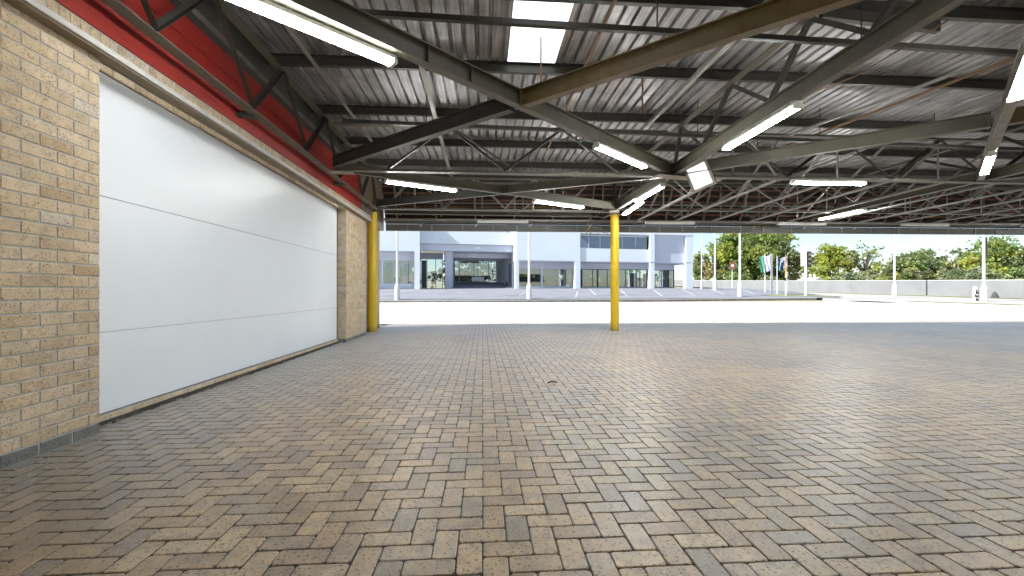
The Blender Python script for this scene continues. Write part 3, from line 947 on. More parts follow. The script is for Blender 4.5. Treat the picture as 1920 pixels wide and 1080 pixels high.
# --- yellow columns
def column(x, y, label):
    r = empty('steel_column', (x, y, 0)); tag(r, label, 'column', 'yellow columns')
    mb = MB(); mb.lathe([(.118, 0), (.118, 3.22), (.118, 3.23)], (x, y, 0), 32); mb.build('shaft', 'yellow', r)
    mb = MB(); mb.lathe([(.131, 0), (.131, .012), (.12, .018)], (x, y, .0), 32); mb.build('base_ring', 'yellow', r)
    mb = MB(); mb.box((x - .15, y - .15, 3.232), (x + .15, y + .15, 3.25)); mb.build('cap_plate', 'steel', r)
    mb = MB(); mb.tube([(x, y, 3.25), (x, y, ZT)], .05, 12); mb.build('stub_post', 'steel_dark', r)
    return r
column(-2.97, 11.85, 'yellow round column standing close to the end of the brick wall')
column(3.69, 11.80, 'yellow round column standing free in the middle of the open side')

# --- fluorescent lights
def make_light():
    r = empty('fluorescent_light', (0, 0, 0))
    mb = MB(); mb.extr((-.76, 0, 0), (.76, 0, 0), [(-.05, .0), (.05, .0), (.035, .045), (-.035, .045)]); mb.build('housing', 'white_body', r)
    for s in (-1, 1):
        mb = MB(); mb.tube([(-.735, s*.036, -.022), (.735, s*.036, -.022)], .017, 10); mb.build('tube', 'tube', r)
        mb = MB()
    for e in (-1, 1):
        mb = MB(); mb.box((e*.745 - .018, -.06, -.04), (e*.745 + .018, .06, .002)); mb.build('lamp_holder', 'white_body', r)
    return r
LG0 = make_light(); LGT = tree_of(LG0); first_light = [True]
def light(p, q, z, label, group='fluorescent lights under the canopy', dim=False):
    r = LG0 if first_light[0] else copy_tree(LG0, LGT)
    first_light[0] = False
    r.location = ((p[0]+q[0])/2, (p[1]+q[1])/2, z)
    r.rotation_euler = (0, 0, math.atan2(q[1]-p[1], q[0]-p[0]))
    tag(r, label, 'light', group)
    if dim:
        for c in children_of(r):
            if c.name.startswith('tube'):
                c.data = c.data.copy(); c.data.materials[0] = M['tube_dim']
light((-1.98, 3.14), (-.84, 4.12), 3.25, 'lit double tube under the olive diagonal beam at top left, nearest light')
light((1.67, 6.25), (2.80, 7.26), 3.25, 'lit double tube under the diagonal beam left of the floodlight')
light((3.66, 6.25), (3.66, 4.75), 3.25, 'lit double tube under the long beam rising right of the floodlight')
light((4.82, 3.42), (5.95, 4.42), 3.25, 'lit double tube at the right edge, upper of the two on the grey diagonal')
light((7.98, 6.22), (9.12, 7.22), 3.25, 'lit double tube on the grey diagonal beam below the rusty joint')
light((6.05, 8.02), (7.55, 8.02), 3.235, 'lit double tube lying level under the cross truss right of the floodlight')
light((-1.9, 8.54), (-.56, 9.23), 3.25, 'lit double tube under the far diagonal beam near the gusset plate')
light((1.22, 10.14), (2.56, 10.83), 3.25, 'lit double tube under the far diagonal beam near the middle column')
light((3.66, 10.0), (3.66, 8.5), 3.25, 'lit double tube on the beam just below left of the floodlight')
light((3.82, 11.2), (3.75, 10.1), 3.2, 'short lit tube right above the middle yellow column')
light((10.0, 12.1), (10.0, 10.6), 3.25, 'lit double tube under the long far right beam above the gutter')
for x, lab in ((.6, 'lit tube along the eave between the two yellow columns'), (5.7, 'lit tube along the eave, first right of the middle column'), (9.85, 'lit tube along the eave below the far right sloping light'),
               (13.85, 'lit tube along the eave above the grey lamp post'), (17.85, 'lit tube along the eave at the right edge')):
    light((x - .75, YG(x) - .45), (x + .75, YG(x) - .45 - .033), 3.185, lab, dim=True)

for p, q, lab in (((13.9, 7.0), (15.1, 8.0), 'unseen added double tube beyond the right edge, on the far bay diagonal'), ((16.5, 8.4), (16.5, 9.9), 'unseen added double tube beyond the right edge, under the outer long beam'),
                  ((18.0, 10.6), (19.4, 10.6), 'unseen added double tube beyond the right edge, at the outer far corner'), ((14.2, 4.4), (15.3, 3.4), 'unseen added double tube beyond the right edge, near the lens'),
                  ((16.5, 3.2), (16.5, 4.7), 'unseen added double tube beyond the right edge, at the outer near corner')):
    light(p, q, 3.25, lab)  # out-of-frame fixtures added to brighten the right side of the floor

# --- floodlight
def floodlight():
    r = empty('floodlight', (4.15, 7.75, 3.24)); tag(r, 'square tilted floodlight with a white glass face hanging at the beam joint', 'floodlight')
    n = Vector((-.66, -.68, -.32)).normalized()
    up0 = Vector((-.42, 0, 1)); x = up0.cross(n).normalized(); y = n.cross(x).normalized()
    c = Vector((4.02, 7.72, 3.23))
    def T(q): return c + x*q.x + y*q.y + n*q.z
    mb = MB(); mb.box((-.20, -.24, -.13), (.20, .24, -.012), T); mb.build('body', 'black', r, bevel=.02)
    fr = MB()
    for lo, hi in (((-.215, -.255), (.215, -.205)), ((-.215, .205), (.215, .255)), ((-.215, -.203), (-.17, .203)), ((.17, -.203), (.215, .203))):
        fr.box((lo[0], lo[1], -.011), (hi[0], hi[1], .012), T)
    fr.build('front_frame', 'flood_frame', r)
    mb = MB(); mb.box((-.169, -.204, -.010), (.169, .204, .004), T); mb.build('glass_face', 'flood_glass', r)
    mb = MB()
    mb.tube([T(Vector((.235, 0, -.06))), T(Vector((.25, .16, -.12))), T(Vector((.12, .22, -.25)))], .014, 8)
    mb.tube([T(Vector((-.235, 0, -.06))), T(Vector((-.22, .2, -.12))), T(Vector((.12, .22, -.25)))], .014, 8)
    mb.build('bracket', 'black', r)
floodlight()

# --- loose cable bundle hanging by the middle column
def cables():
    r = empty('cable_bundle', (3.3, 12.5, 3.15)); tag(r, 'loose grey cables dangling below the gutter left of the middle column', 'cables')
    random.seed(5)
    for k in range(5):
        mb = MB()
        e = [( .55, 2.80), (-.1, 2.78), (.3, 2.83), (.62, 2.84), (.1, 2.74)][k]
        pts = []
        for t in range(9):
            u = t / 8
            pts.append((3.12 + e[0]*u*u + .05*math.sin(7*u + k), 12.5 + .04*math.sin(5*u + 2*k), 3.22 - (3.22 - e[1])*(u**.8) - .09*math.sin(math.pi*u)*(k % 3)))
        mb.tube(pts, .009 + .002*(k % 2), 6); mb.build('cable', 'galv' if k % 2 else 'timber', r)
cables()

# cables strung loosely along the beams
def cable_run(pts, label, mat='timber', r=.009):
    mb = MB(); mb.tube(pts, r, 6); o = mb.build('loose_cable', mat); tag(o, label, 'cable')
cable_run([(4.2, 3.6, 3.53), (4.05, 4.4, 3.42), (3.95, 5.1, 3.50), (3.85, 5.9, 3.40), (3.72, 6.3, 3.30)], 'thin brown cable sagging beside the long beam down to its light', 'conduit', .007)

# --- litter by the wall, fallen leaf on the floor
def litter():
    mb = MB(); random.seed(3)
    for k in range(520):
        y = 1.6 + 4.2*random.random()**1.3
        x = -2.87 + abs(random.gauss(0, .16)) + (0.02 if y < 3.4 else -.17)
        l = random.uniform(.006, .02); w = random.uniform(.0015, .004); a = random.random()*math.pi
        dx, dy = math.cos(a)*l, math.sin(a)*l; wx, wy = -math.sin(a)*w, math.cos(a)*w
        z = .003 + random.random()*.006
        mb.add([(x-dx-wx, y-dy-wy, z), (x+dx-wx, y+dy-wy, z+.002), (x+dx+wx, y+dy+wy, z+.004), (x-dx+wx, y-dy+wy, z+.002)], [(0, 1, 2, 3)])
    o = mb.build('litter', mat_flat('dry_straw', (.42, .37, .25), .9), fixn=False); tag(o, 'dry bits of straw and leaf litter along the foot of the brick wall', 'litter', kind='stuff')
    mb = MB()
    vs = []; n = 7
    for i in range(n):
        t = i/(n-1); w = .03*math.sin(math.pi*t)**.8 + .002
        for s in (-1, 0, 1):
            vs.append((.81 - .06 + .12*t, 4.96 + s*w + .02*t, .008 + .012*abs(s) + .01*math.sin(3*t)))
    mb.add(vs, [(i*3+j, i*3+j+1, i*3+j+4, i*3+j+3) for i in range(n-1) for j in range(2)], True)
    o = mb.build('dead_leaf', mat_flat('dead_leaf', (.06, .045, .03), .8), fixn=False); tag(o, 'small dark dead leaf lying on the pavers', 'leaf')
litter()

# ------------------------------------------------------------------ street, kerbs and verge beyond
def kerb_run(name, pts, hgt, wid, mats, seglen=None):
    """kerb stones laid along a polyline; one object"""
    mb = MB(); top = MB()
    for (x0, y0), (x1, y1) in zip(pts[:-1], pts[1:]):
        L = math.hypot(x1-x0, y1-y0); n = max(1, int(L / 1.0))
        dx, dy = (x1-x0)/L, (y1-y0)/L
        for i in range(n):
            a, b = i/n, (i+1)/n
            pa = (x0+(x1-x0)*a, y0+(y1-y0)*a); pb = (x0+(x1-x0)*b - dx*.012, y0+(y1-y0)*b - dy*.012)
            nx, ny = -dy*wid, dx*wid
            za, zb = G(*pa), G(*pb)
            def blk(m, z0, z1, ins=0):
                vs = [(pa[0]+dx*0, pa[1], za+z0), (pb[0], pb[1], zb+z0), (pb[0]+nx, pb[1]+ny, zb+z0), (pa[0]+nx, pa[1]+ny, za+z0)]
                vs += [(v[0], v[1], v[2] + (z1 - z0)) for v in vs]
                m.add(vs, [(0, 3, 2, 1), (4, 5, 6, 7), (0, 1, 5, 4), (1, 2, 6, 5), (2, 3, 7, 6), (3, 0, 4, 7)])
            blk(mb, -.06, hgt - .03); blk(top, hgt - .029, hgt)
    structure(mb.build(name, mats[0]))
    structure(top.build(name + '_top', mats[1]))
KP = [(-40, 30.6), (-7.5, 31.45), (3.8, 31.75), (16, 32.6), (27.6, 33.75)]
kerb_run('kerb', KP, .15, .28, ('kerb_stone', 'kerb_white'))
KY = [(27.7, 33.2), (29.6, 31.2), (30.2, 27.6), (31.5, 23.0), (34.5, 14.0), (38, 4)]
kerb_run('verge_kerb', KY, .12, -.25, ('kerb_white', 'kerb_white'))
def yellow_blocks():
    for (a, b) in (((29.72, 30.9), (29.95, 29.3)), ((30.38, 26.9), (30.95, 24.9)), ((31.3, 23.75), (32.3, 20.6)), ((27.9, 33.0), (29.0, 31.85))):
        L = math.hypot(b[0]-a[0], b[1]-a[1]); d = ((b[0]-a[0])/L, (b[1]-a[1])/L)
        mb = MB()
        vs = []
        for p in (a, b):
            for s, z in ((-.012, .0), (-.012, .124), (.2, .124)):
                vs.append((p[0] + d[1]*s*-1*-1, p[1] - d[0]*s*-1*-1, G(*p) + z))
        mb.add(vs, [(0, 1, 4, 3), (1, 2, 5, 4)])
        structure(mb.build('kerb_marking', 'kerb_yellow', fixn=False))
yellow_blocks()
sheet('parking_apron', (-40, 30.9), (30, 33.9), (33, 46), (-40, 40.5), 60, 16, .13, 'asphalt')
sheet('verge_paving', (28.0, 33.6), (34.8, 14), (47.6, 14), (47.9, 110), 20, 60, .10, 'pale_paving')
sheet('verge_paving', (30, 33.9), (48, 40), (48, 110), (33, 60), 20, 40, .112, 'pale_paving')
sheet('grass_strip', (45.6, 14), (47.8, 14), (47.8, 110), (45.6, 110), 4, 60, .135, 'grass')
sheet('grass_strip', (30.3, 29.5), (33.2, 18), (34.2, 18), (31.2, 29.5), 4, 12, .135, 'grass')
sheet('grass_strip', (24.6, 35.0), (31.0, 35.2), (31.6, 36.2), (24.2, 35.9), 10, 3, .15, 'grass')
def apron_lines():
    segs = [((-9.5, 33.5), (-5.6, 41.0)), ((-8.0, 33.6), (3.2, 34.2)), ((3.0, 35.4), (5.0, 41.4)), ((7.5, 34.2), (8.6, 38.5)), ((9.6, 36.0), (10.2, 40.5)), ((12.0, 35.0), (13.2, 40.5)),
            ((15, 35.0), (16.4, 40.5)), ((18, 35.4), (19.5, 41)), ((-16, 33), (-9.6, 40.6)), ((1.6, 33.9), (2.6, 36.2)), ((21, 36), (22.6, 41.5)), ((5, 34.0), (20, 35.1)), ((24, 36.5), (26, 42))]
    for a, b in segs:
        L = math.hypot(b[0]-a[0], b[1]-a[1]); n = max(2, int(L)); nx, ny = -(b[1]-a[1])/L*.04, (b[0]-a[0])/L*.04
        vs = []
        for i in range(n+1):
            x, y = a[0]+(b[0]-a[0])*i/n, a[1]+(b[1]-a[1])*i/n
            for s in (-1, 1): vs.append((x+nx*s, y+ny*s, G(x+nx*s, y+ny*s) + .15))
        mb = MB(); mb.add(vs, [(2*i, 2*i+1, 2*i+3, 2*i+2) for i in range(n)])
        structure(mb.build('painted_line', 'paint', fixn=False))
apron_lines()

# ------------------------------------------------------------------ showroom building
P0 = Vector((3.213, 42.38, 0)); th = math.radians(7.5)
UX, UY = math.cos(th), math.sin(th)
def L2W(q): return Vector((P0.x + q[0]*UX - q[1]*UY, P0.y + q[0]*UY + q[1]*UX, q[2]))
SB = empty('showroom_building', tuple(L2W((2, 0, 1.35))))
tag(SB, 'pale blue two storey car showroom with an open drive-through gate', 'building')
def sbx(name, mat, *boxes, parent=None, bevel=0):
    mb = MB()
    for lo, hi in boxes: mb.box(lo, hi, L2W)
    return mb.build(name, mat, parent or SB, bevel=bevel)
def window_bay(u0, u1, z0, z1, v, cuts, frame='frame', w=.07, glass='glass', dark=()):
    mb = MB()
    for z in (z0, z1 - w): mb.box((u0, v, z), (u1, v + .08, z + w), L2W)
    f = None
    fr = MB()
    for z in (z0, z1 - w): fr.box((u0, v, z), (u1, v + .08, z + w), L2W)
    for c in [u0 + w/2] + list(cuts) + [u1 - w/2]:
        fr.box((c - w/2, v + .002, z0 + w), (c + w/2, v + .078, z1 - w), L2W)
    f = fr.build('window', frame, SB)
    g = MB(); g.box((u0 + .01, v + .035, z0 + .01), (u1 - .01, v + .047, z1 - .01), L2W); g.build('pane', glass, f)
    return f
def showroom():
    # floor slab / step
    sbx('plinth', 'kerb_white', ((-26, -.55, .3), (-9.3, 0.0, 1.34)), ((.1, -.55, .3), (20.2, 0.0, 1.34)), ((-9.3, -.3, .3), (.1, .3, 1.345)))
    sbx('floor_slab', 'carpet', ((-26, 0.002, .3), (-6.02, 26, 1.36)), ((.12, .002, .3), (19.66, 26, 1.36)))
    # drive-through ramp
    mb = MB()
    vs = [L2W((-6.0, .3, 1.35)), L2W((.1, .3, 1.35)), L2W((.1, 8, 2.2)), L2W((-6.0, 8, 2.2)), L2W((.1, 26, 2.25)), L2W((-6.0, 26, 2.25))]
    mb.add(vs, [(0, 1, 2, 3), (3, 2, 4, 5)]); mb.build('ramp', 'asphalt', SB, fixn=False)
    # left block
    sbx('upper_wall', 'facade', ((-26, 0, 4.95), (-9.24, .25, 9.4)), ((-9.6, .25, 4.95), (-9.24, 12, 9.4)))
    sbx('soffit', 'facade_grey', ((-26, .252, 4.952), (-9.61, 1.5, 5.05)))
    for u in (-17.6, -9.73):
        sbx('pillar', 'facade', ((u, -.02, 1.34), (u + .5, .45, 4.948)))
    sbx('return_wall', 'facade2', ((-9.6, .46, 1.36), (-9.24, 2.6, 4.948)), ((-9.6, 2.6, 1.36), (-9.24, 4.0, 4.948)))
    sbx('header_wall', 'facade_grey', ((-26, 1.5, 4.2), (-9.62, 1.7, 4.945)))
    sbx('sill_wall', 'facade', ((-26, 1.45, 1.36), (-9.62, 1.7, 1.88)))
    window_bay(-17.0, -12.85, 1.88, 4.2, 1.5, (-15.6, -14.2))
    window_bay(-12.7, -9.75, 1.88, 4.2, 1.5, (-11.75, -10.85))
    sbx('pillar', 'facade', ((-12.84, 1.42, 1.36), (-12.71, 1.56, 4.2)))
    # gate bay
    sbx('gate_parapet', 'facade', ((-9.238, 1.2, 5.86), (.12, 1.5, 7.05)))
    sbx('gate_lintel', 'facade_grey', ((-9.238, 1.6, 5.2), (.12, 2.2, 5.855)))
    sbx('gate_roof', 'facade_grey', ((-9.238, 1.5, 6.95), (.12, 26, 7.04)), ((-9.238, 5.0, 7.045), (.12, 5.3, 8.6)))
    for k in range(6):
        sbx('parapet_post', 'frame', ((-8.6 + k*1.5, 4.0, 7.045), (-8.5 + k*1.5, 4.1, 7.6)))
    sbx('parapet_rail', 'frame', ((-9.2, 3.98, 7.62), (.1, 4.12, 7.7)))
    sbx('side_wall', 'facade2', ((-9.2, 4.2, 4.62), (-6.9, 4.4, 5.195)), ((-6.75, 2.25, 1.36), (-6.02, 3.0, 5.195)), ((-6.75, 3.0, 4.3), (-6.3, 4.4, 5.195)))
    # entrance glazing left of the passage
    window_bay(-9.2, -6.9, 1.42, 4.6, 4.2, (-8.55, -7.65), glass='glass')
    sbx('entrance_door', 'dark_frame', ((-9.1, 4.15, 1.5), (-8.6, 4.19, 4.4)))
    # passage
    sbx('passage_wall', 'facade2', ((-6.02, 3.002, 1.36), (-5.85, 9, 5.195)))
    sbx('passage_wall', 'facade2', ((.121, 2.3, 1.36), (.3, 9, 5.195)))
    sbx('passage_beam', 'facade_grey', ((-5.848, 4.0, 4.72), (.12, 4.25, 5.19)), ((-5.848, 7.9, 4.75), (.12, 8.1, 5.19)))
    sbx('passage_ceiling', 'facade_grey', ((-6.0, 2.2, 5.197), (.12, 9, 5.25)))
    for u in (-4.3, -2.4):
        sbx('ceiling_batten', 'facade', ((u, 3.9, 4.73), (u + .12, 3.998, 5.18)))
    window_bay(-5.84, .11, 2.2, 4.74, 8.0, (-4.9, -3.2, -1.5, -.6))
    # arched gate leaves folded open at both sides
    for s, u in ((1, -5.83), (-1, .10)):
        mb = MB()
        pts = [(2.35, 1.5), (2.35, 3.7)]
        for k in range(9):
            t = math.pi * k / 8
            pts.append((3.0 - .65*math.cos(t), 3.7 + .65*math.sin(t)))
        pts.append((3.65, 1.55))
        mb.tube([L2W((u + s*.03, a, b + .35*(a - 2.3))) for a, b in pts], .035, 6)
        for a in (2.6, 2.85, 3.1, 3.35):
            mb.tube([L2W((u + s*.03, a, 1.75)), L2W((u + s*.03, a, 4.1))], .02, 6)
        mb.build('gate_leaf', 'dark_frame', SB)
    # small round crest on the lintel
    mb = MB()
    for k, (du, dz, r) in enumerate(((-.22, 0, .10), (0, .03, .13), (.22, 0, .10))):
        c = L2W((-3.5 + du, 1.585, 5.52 + dz))
        vs = [c + Vector((r*math.cos(t)*UX, r*math.cos(t)*UY, r*.8*math.sin(t))) + Vector((UY*0, -.01, 0)) for t in [2*math.pi*i/14 for i in range(14)]]
        vs2 = [v + Vector((-UY*.02, .02*UX, 0)) for v in vs]
        n = 14
        mb.add(vs + vs2, [tuple(range(n)), tuple(range(2*n-1, n-1, -1))] + [(i, (i+1) % n, n+(i+1) % n, n+i) for i in range(n)])
    mb.build('crest', 'interior', SB)
    # right block
    sbx('upper_wall', 'facade', ((-.001+.122, -.0, 4.27), (6.79, .25, 7.45)), ((.121, .25, 4.27), (.4, 3, 7.45)), parent=SB)
    sbx('pillar', 'facade', ((14.57, -.05, 4.27), (15.07, .35, 7.42)))
    sbx('pillar', 'facade', ((18.77, -.03, 4.27), (19.66, .35, 7.2)))
    sbx('spandrel', 'facade', ((6.792, .12, 4.27), (14.568, .4, 5.6)))
    sbx('upper_panel', 'facade2', ((15.072, .3, 4.27), (18.768, .5, 7.2)))
    for z in (5.15, 5.95):
        sbx('panel_joint', 'facade_grey', ((15.08, .296, z), (18.76, .299, z + .02)))
    sbx('parapet_cap', 'facade', ((15.072, -.06, 7.2), (19.75, .6, 7.5)), ((6.8, .0, 7.12), (14.568, .7, 7.45)))
    sbx('upper_back', 'facade_grey', ((6.8, 1.2, 5.3), (14.5, 1.3, 7.1)))
    window_bay(6.85, 14.5, 5.62, 7.1, .6, (7.95, 9.2, 10.45, 11.7, 13.2), glass='blue_glass')
    sbx('window_blind', 'facade_grey', ((6.9, .56, 6.93), (14.45, .59, 7.03)))
    sbx('soffit', 'facade_grey', ((.122, .01, 4.2), (6.79, 3, 4.268)), ((6.792, .13, 4.2), (14.568, 3, 4.268)), ((14.58, .31, 4.2), (19.6, 3, 4.268)))
    for u0, u1 in ((.0, .38), (6.22, 6.79), (14.57, 15.07), (18.77, 19.6)):
        sbx('pillar', 'facade', ((u0, -.02, 1.34), (u1, .5, 4.198)))
    sbx('header_wall', 'facade_grey', ((.3, 2.5, 3.6), (18.95, 2.7, 4.198)))
    sbx('sill_wall', 'facade', ((.3, 2.42, 1.362), (7.3, 2.7, 1.66)), ((7.3, 2.45, 1.362), (18.95, 2.7, 1.6)))
    window_bay(.45, 3.35, 1.66, 3.6, 2.5, (1.9,))
    window_bay(3.5, 6.9, 1.66, 3.6, 2.5, (5.1, 5.9))
    sbx('pillar', 'facade', ((3.36, 2.4, 1.36), (3.49, 2.6, 4.19)))
    sbx('soffit_light', 'paint', ((3.4, 1.1, 4.17), (5.4, 1.2, 4.198)), ((8.2, 1.1, 4.17), (10.2, 1.2, 4.198)), ((12.0, 1.1, 4.17), (14.0, 1.2, 4.198)))
    window_bay(7.9, 9.7, 1.6, 3.6, 2.5, (9.15,), 'dark_frame')
    window_bay(9.75, 11.9, 1.6, 3.6, 2.5, (10.85,), 'dark_frame')
    window_bay(11.95, 15.6, 1.6, 3.6, 2.5, (13.0, 14.3, 14.75), 'dark_frame')
    window_bay(15.65, 18.95, 1.6, 3.6, 2.5, (16.4, 17.4, 18.25), 'dark_frame')
    # glazed return at the open corner
    mb = MB(); mb.box((18.96, 2.6, 1.6), (19.03, 2.68, 4.19), L2W); mb.box((18.96, 5.5, 1.6), (19.03, 5.58, 4.19), L2W); mb.build('corner_mullion', 'frame', SB)
    mb = MB(); mb.box((18.98, 2.7, 1.6), (18.995, 5.48, 4.19), L2W); mb.build('pane', 'glass', SB)
    # interior: ceiling, far wall with openings, partition
    sbx('ceiling', 'interior', ((.4, 2.72, 4.2), (19.5, 14, 4.268)), ((-26, 1.72, 4.95), (-9.62, 14, 5.05)))
    sbx('back_wall', 'interior', ((.4, 13.5, 1.36), (3.0, 13.8, 4.2)), ((5.5, 13.5, 1.36), (7.6, 13.8, 4.2)), ((.4, 13.5, 3.5), (18.2, 13.79, 4.19)), ((10.5, 13.5, 1.36), (11.5, 13.8, 4.2)), ((-26, 9.5, 1.36), (-13.6, 9.8, 4.95)), ((-12.4, 9.5, 1.36), (-11.6, 9.8, 4.95)), ((-26, 9.5, 4.0), (-9.6, 9.78, 4.94)))
    sbx('partition', 'interior', ((6.0, 6, 1.36), (6.2, 13.4, 4.2)), ((-10.4, 6, 1.36), (-10.2, 9.4, 4.9)))
    sbx('roof', 'facade_grey', ((.4, .6, 7.0), (19.6, 14, 7.1)), ((-26, .25, 9.2), (-9.62, 14, 9.3)))
    sbx('upper_floor', 'facade_grey', ((18.9, .5, 4.27), (19.6, 14, 7.1)), ((.41, 13.8, 4.27), (19.6, 14, 6.99)))
showroom()

# furniture and display cars seen through the glass
def desk(u, v, label, z=1.36):
    r = empty('office_desk', tuple(L2W((u, v, z)))); tag(r, label, 'desk', 'desks inside the showroom')
    sbx('desk_top', 'timber', ((u-.8, v-.4, z+.72), (u+.8, v+.4, z+.76)), parent=r)
    for a in (-.75, .70):
        for b in (-.35, .30):
            sbx('leg', 'black', ((u+a, v+b, z), (u+a+.05, v+b+.05, z+.718)), parent=r)
    sbx('modesty_panel', 'interior', ((u-.69, v-.34, z+.2), (u+.69, v-.32, z+.7)), parent=r)
desk(12.9, 4.2, 'brown topped desk behind the glass right of the middle yellow column')
desk(-11.6, 4.4, 'desk behind the glass of the left showroom wing')
desk(-2.9, 7.0, 'desk standing in the drive-through in front of the far glass', 2.1)
def cabinet(u, v, w, hgt, label, mat, z=1.36):
    r = empty('cabinet', tuple(L2W((u, v, z)))); tag(r, label, 'cabinet', 'cabinets inside the showroom')
    sbx('carcass', mat, ((u-w/2, v, z), (u+w/2, v+.5, z+hgt)), parent=r)
    for k in (-1, 1):
        sbx('cabinet_door', mat, ((u + (k-1)*w/4 + .01, v-.02, z+.05), (u + (k+1)*w/4 - .01, v-.002, z+hgt-.05)), parent=r)
cabinet(-11.9, 5.6, 1.3, 1.3, 'dark blue cabinet in the left showroom wing', mat_flat('blue_cabinet', (.05, .12, .2), .5))
cabinet(14.6, 3.6, .7, 1.9, 'tall dark navy cabinet at the right end of the wide shop window', mat_flat('navy_cabinet', (.02, .035, .08), .5))
cabinet(10.4, 9, 1.6, 1.1, 'low pale cabinet deep inside the showroom', 'interior')

def make_car(u, v, ang, c, label):
    r = empty('display_car', tuple(L2W((u, v, 1.36)))); tag(r, label, 'car', 'cars inside the showroom')
    ca, sa = math.cos(ang), math.sin(ang)
    def T(q): return L2W((u + q[0]*ca - q[1]*sa, v + q[0]*sa + q[1]*ca, 1.36 + q[2]))
    side = [(-2.1, .35), (-2.15, .62), (-2.05, .82), (-1.15, .95), (-.55, 1.40), (.75, 1.43), (1.55, .98), (2.08, .9), (2.12, .5), (2.05, .3)]
    low = [(-2.1, .35), (-2.15, .62), (-2.05, .82), (-1.15, .95), (1.55, .98), (2.08, .9), (2.12, .5), (2.05, .3)]
    cp = mat_flat('car_paint', c, .2)
    mb = MB(); n = len(low)
    vs = [T(Vector((a, -.82, b))) for a, b in low] + [T(Vector((a, .82, b))) for a, b in low]
    mb.add(vs, [tuple(range(n)), tuple(range(2*n-1, n-1, -1))] + [(i, (i+1) % n, n+(i+1) % n, n+i) for i in range(n)])
    mb.build('body', cp, r, bevel=.05)
    cab = [(-1.13, .955), (-.55, 1.40), (.75, 1.43), (1.5, .985)]
    mb = MB(); n = 4
    vs = [T(Vector((a, -.78 + (b-.95)*.3, b))) for a, b in cab] + [T(Vector((a, .78 - (b-.95)*.3, b))) for a, b in cab]
    mb.add(vs, [tuple(range(n)), tuple(range(2*n-1, n-1, -1))] + [(i, (i+1) % n, n+(i+1) % n, n+i) for i in range(n)])
    mb.build('cabin_glass', 'dark_frame', r, bevel=.02)
    mb = MB(); mb.box((-.5, -.62, 1.415), (.72, .62, 1.455), T); mb.build('roof', cp, r, bevel=.015)
    for a in (-1.35, 1.3):
        for s in (-1, 1):
            mb = MB(); mb.tube([T(Vector((a, s*.83, .32))), T(Vector((a, s*.66, .32)))], .32, 18)
            w = mb.build('wheel', 'black', r)
            mb = MB(); mb.tube([T(Vector((a, s*.845, .32))), T(Vector((a, s*.80, .32)))], .19, 14); mb.build('rim', 'frame', w)
    for s in (-1, 1):
        mb = MB(); mb.box((-2.165, s*.6 - .16, .62), (-2.1, s*.6 + .16, .76), T); mb.build('headlight', 'white_body', r)
make_car(2.1, 5.2, .35, (.05, .07, .07), 'dark car behind the glass left of the middle pole')
make_car(5.0, 6.4, -.3, (.5, .5, .48), 'pale car behind the glass between two slim pillars')
make_car(16.6, 6.6, .2, (.18, .24, .28), 'grey blue car behind the glass at the open corner')
make_car(10.0, 6.0, 2.8, (.30, .33, .27), 'grey green car behind the wide shop window')

# ------------------------------------------------------------------ poles, flags, signal, wall
def make_lamp():
    r = empty('lamp_post', (0, 0, 0))
    mb = MB()
    for k in range(1): mb.lathe([(.20, -.25), (.20, 0), (.185, .98), (.12, 1.15), (.10, 1.16)], (0, 0, 0), 8)
    mb.build('base_box', 'pole', r)
    mb = MB(); mb.tube([(0, 0, 1.1), (0, 0, 4), (0, 0, 9.2)], [.088, .08, .05], 12)
    mb.tube([(0, 0, 9.2), (-.25, 0, 9.5), (-1.1, 0, 9.6)], .035, 8); mb.build('mast', 'pole', r)
    mb = MB(); mb.box((-1.7, -.12, 9.55), (-1.05, .12, 9.66)); mb.build('lamp_head', 'pole', r, bevel=.02)
    mb = MB(); mb.box((-.06, -.207, .35), (.06, -.196, .8)); mb.build('service_hatch', 'frame', r)
    return r
LP0 = make_lamp(); LPT = tree_of(LP0)
posts = [((-6.35, 32.5), 1, 0, 'pale lamp post in front of the left showroom wing'), ((3.6, 33.2), 1, 0, 'pale lamp post in front of the gate and middle wing'),
         ((22.13, 42.1), .8, .3, 'thin dark grey lamp post nearest the showroom corner'), ((22.59, 40.4), .95, .2, 'pale lamp post between the showroom corner and the big tree'),
         ((21.6, 34.75), 1, .1, 'thick pale lamp post in front of the big tree'), ((42.6, 41.7), 1.08, 2.4, 'lone pale lamp post before the plain wall and low bushes'),
         ((36.6, 29.0), 1.02, 2.6, 'pale lamp post with a black strip near the right edge')]
for i, ((x, y), s, rz, lab) in enumerate(posts):
    r = LP0 if i == 0 else copy_tree(LP0, LPT)
    r.location = (x, y, G(x, y) + (.13 if x < 30 else .10)); r.rotation_euler = (0, 0, rz); r.scale = (s if i != 2 else .55, s if i != 2 else .55, s)
    tag(r, lab, 'lamp post', 'street lamp posts')
    if i == 6:
        mb = MB(); mb.box((-.17, -.05, 3.1), (-.095, .05, 4.6)); st = mb.build('strip_sign', 'black'); st.parent = r; st.location = (0, 0, 0)

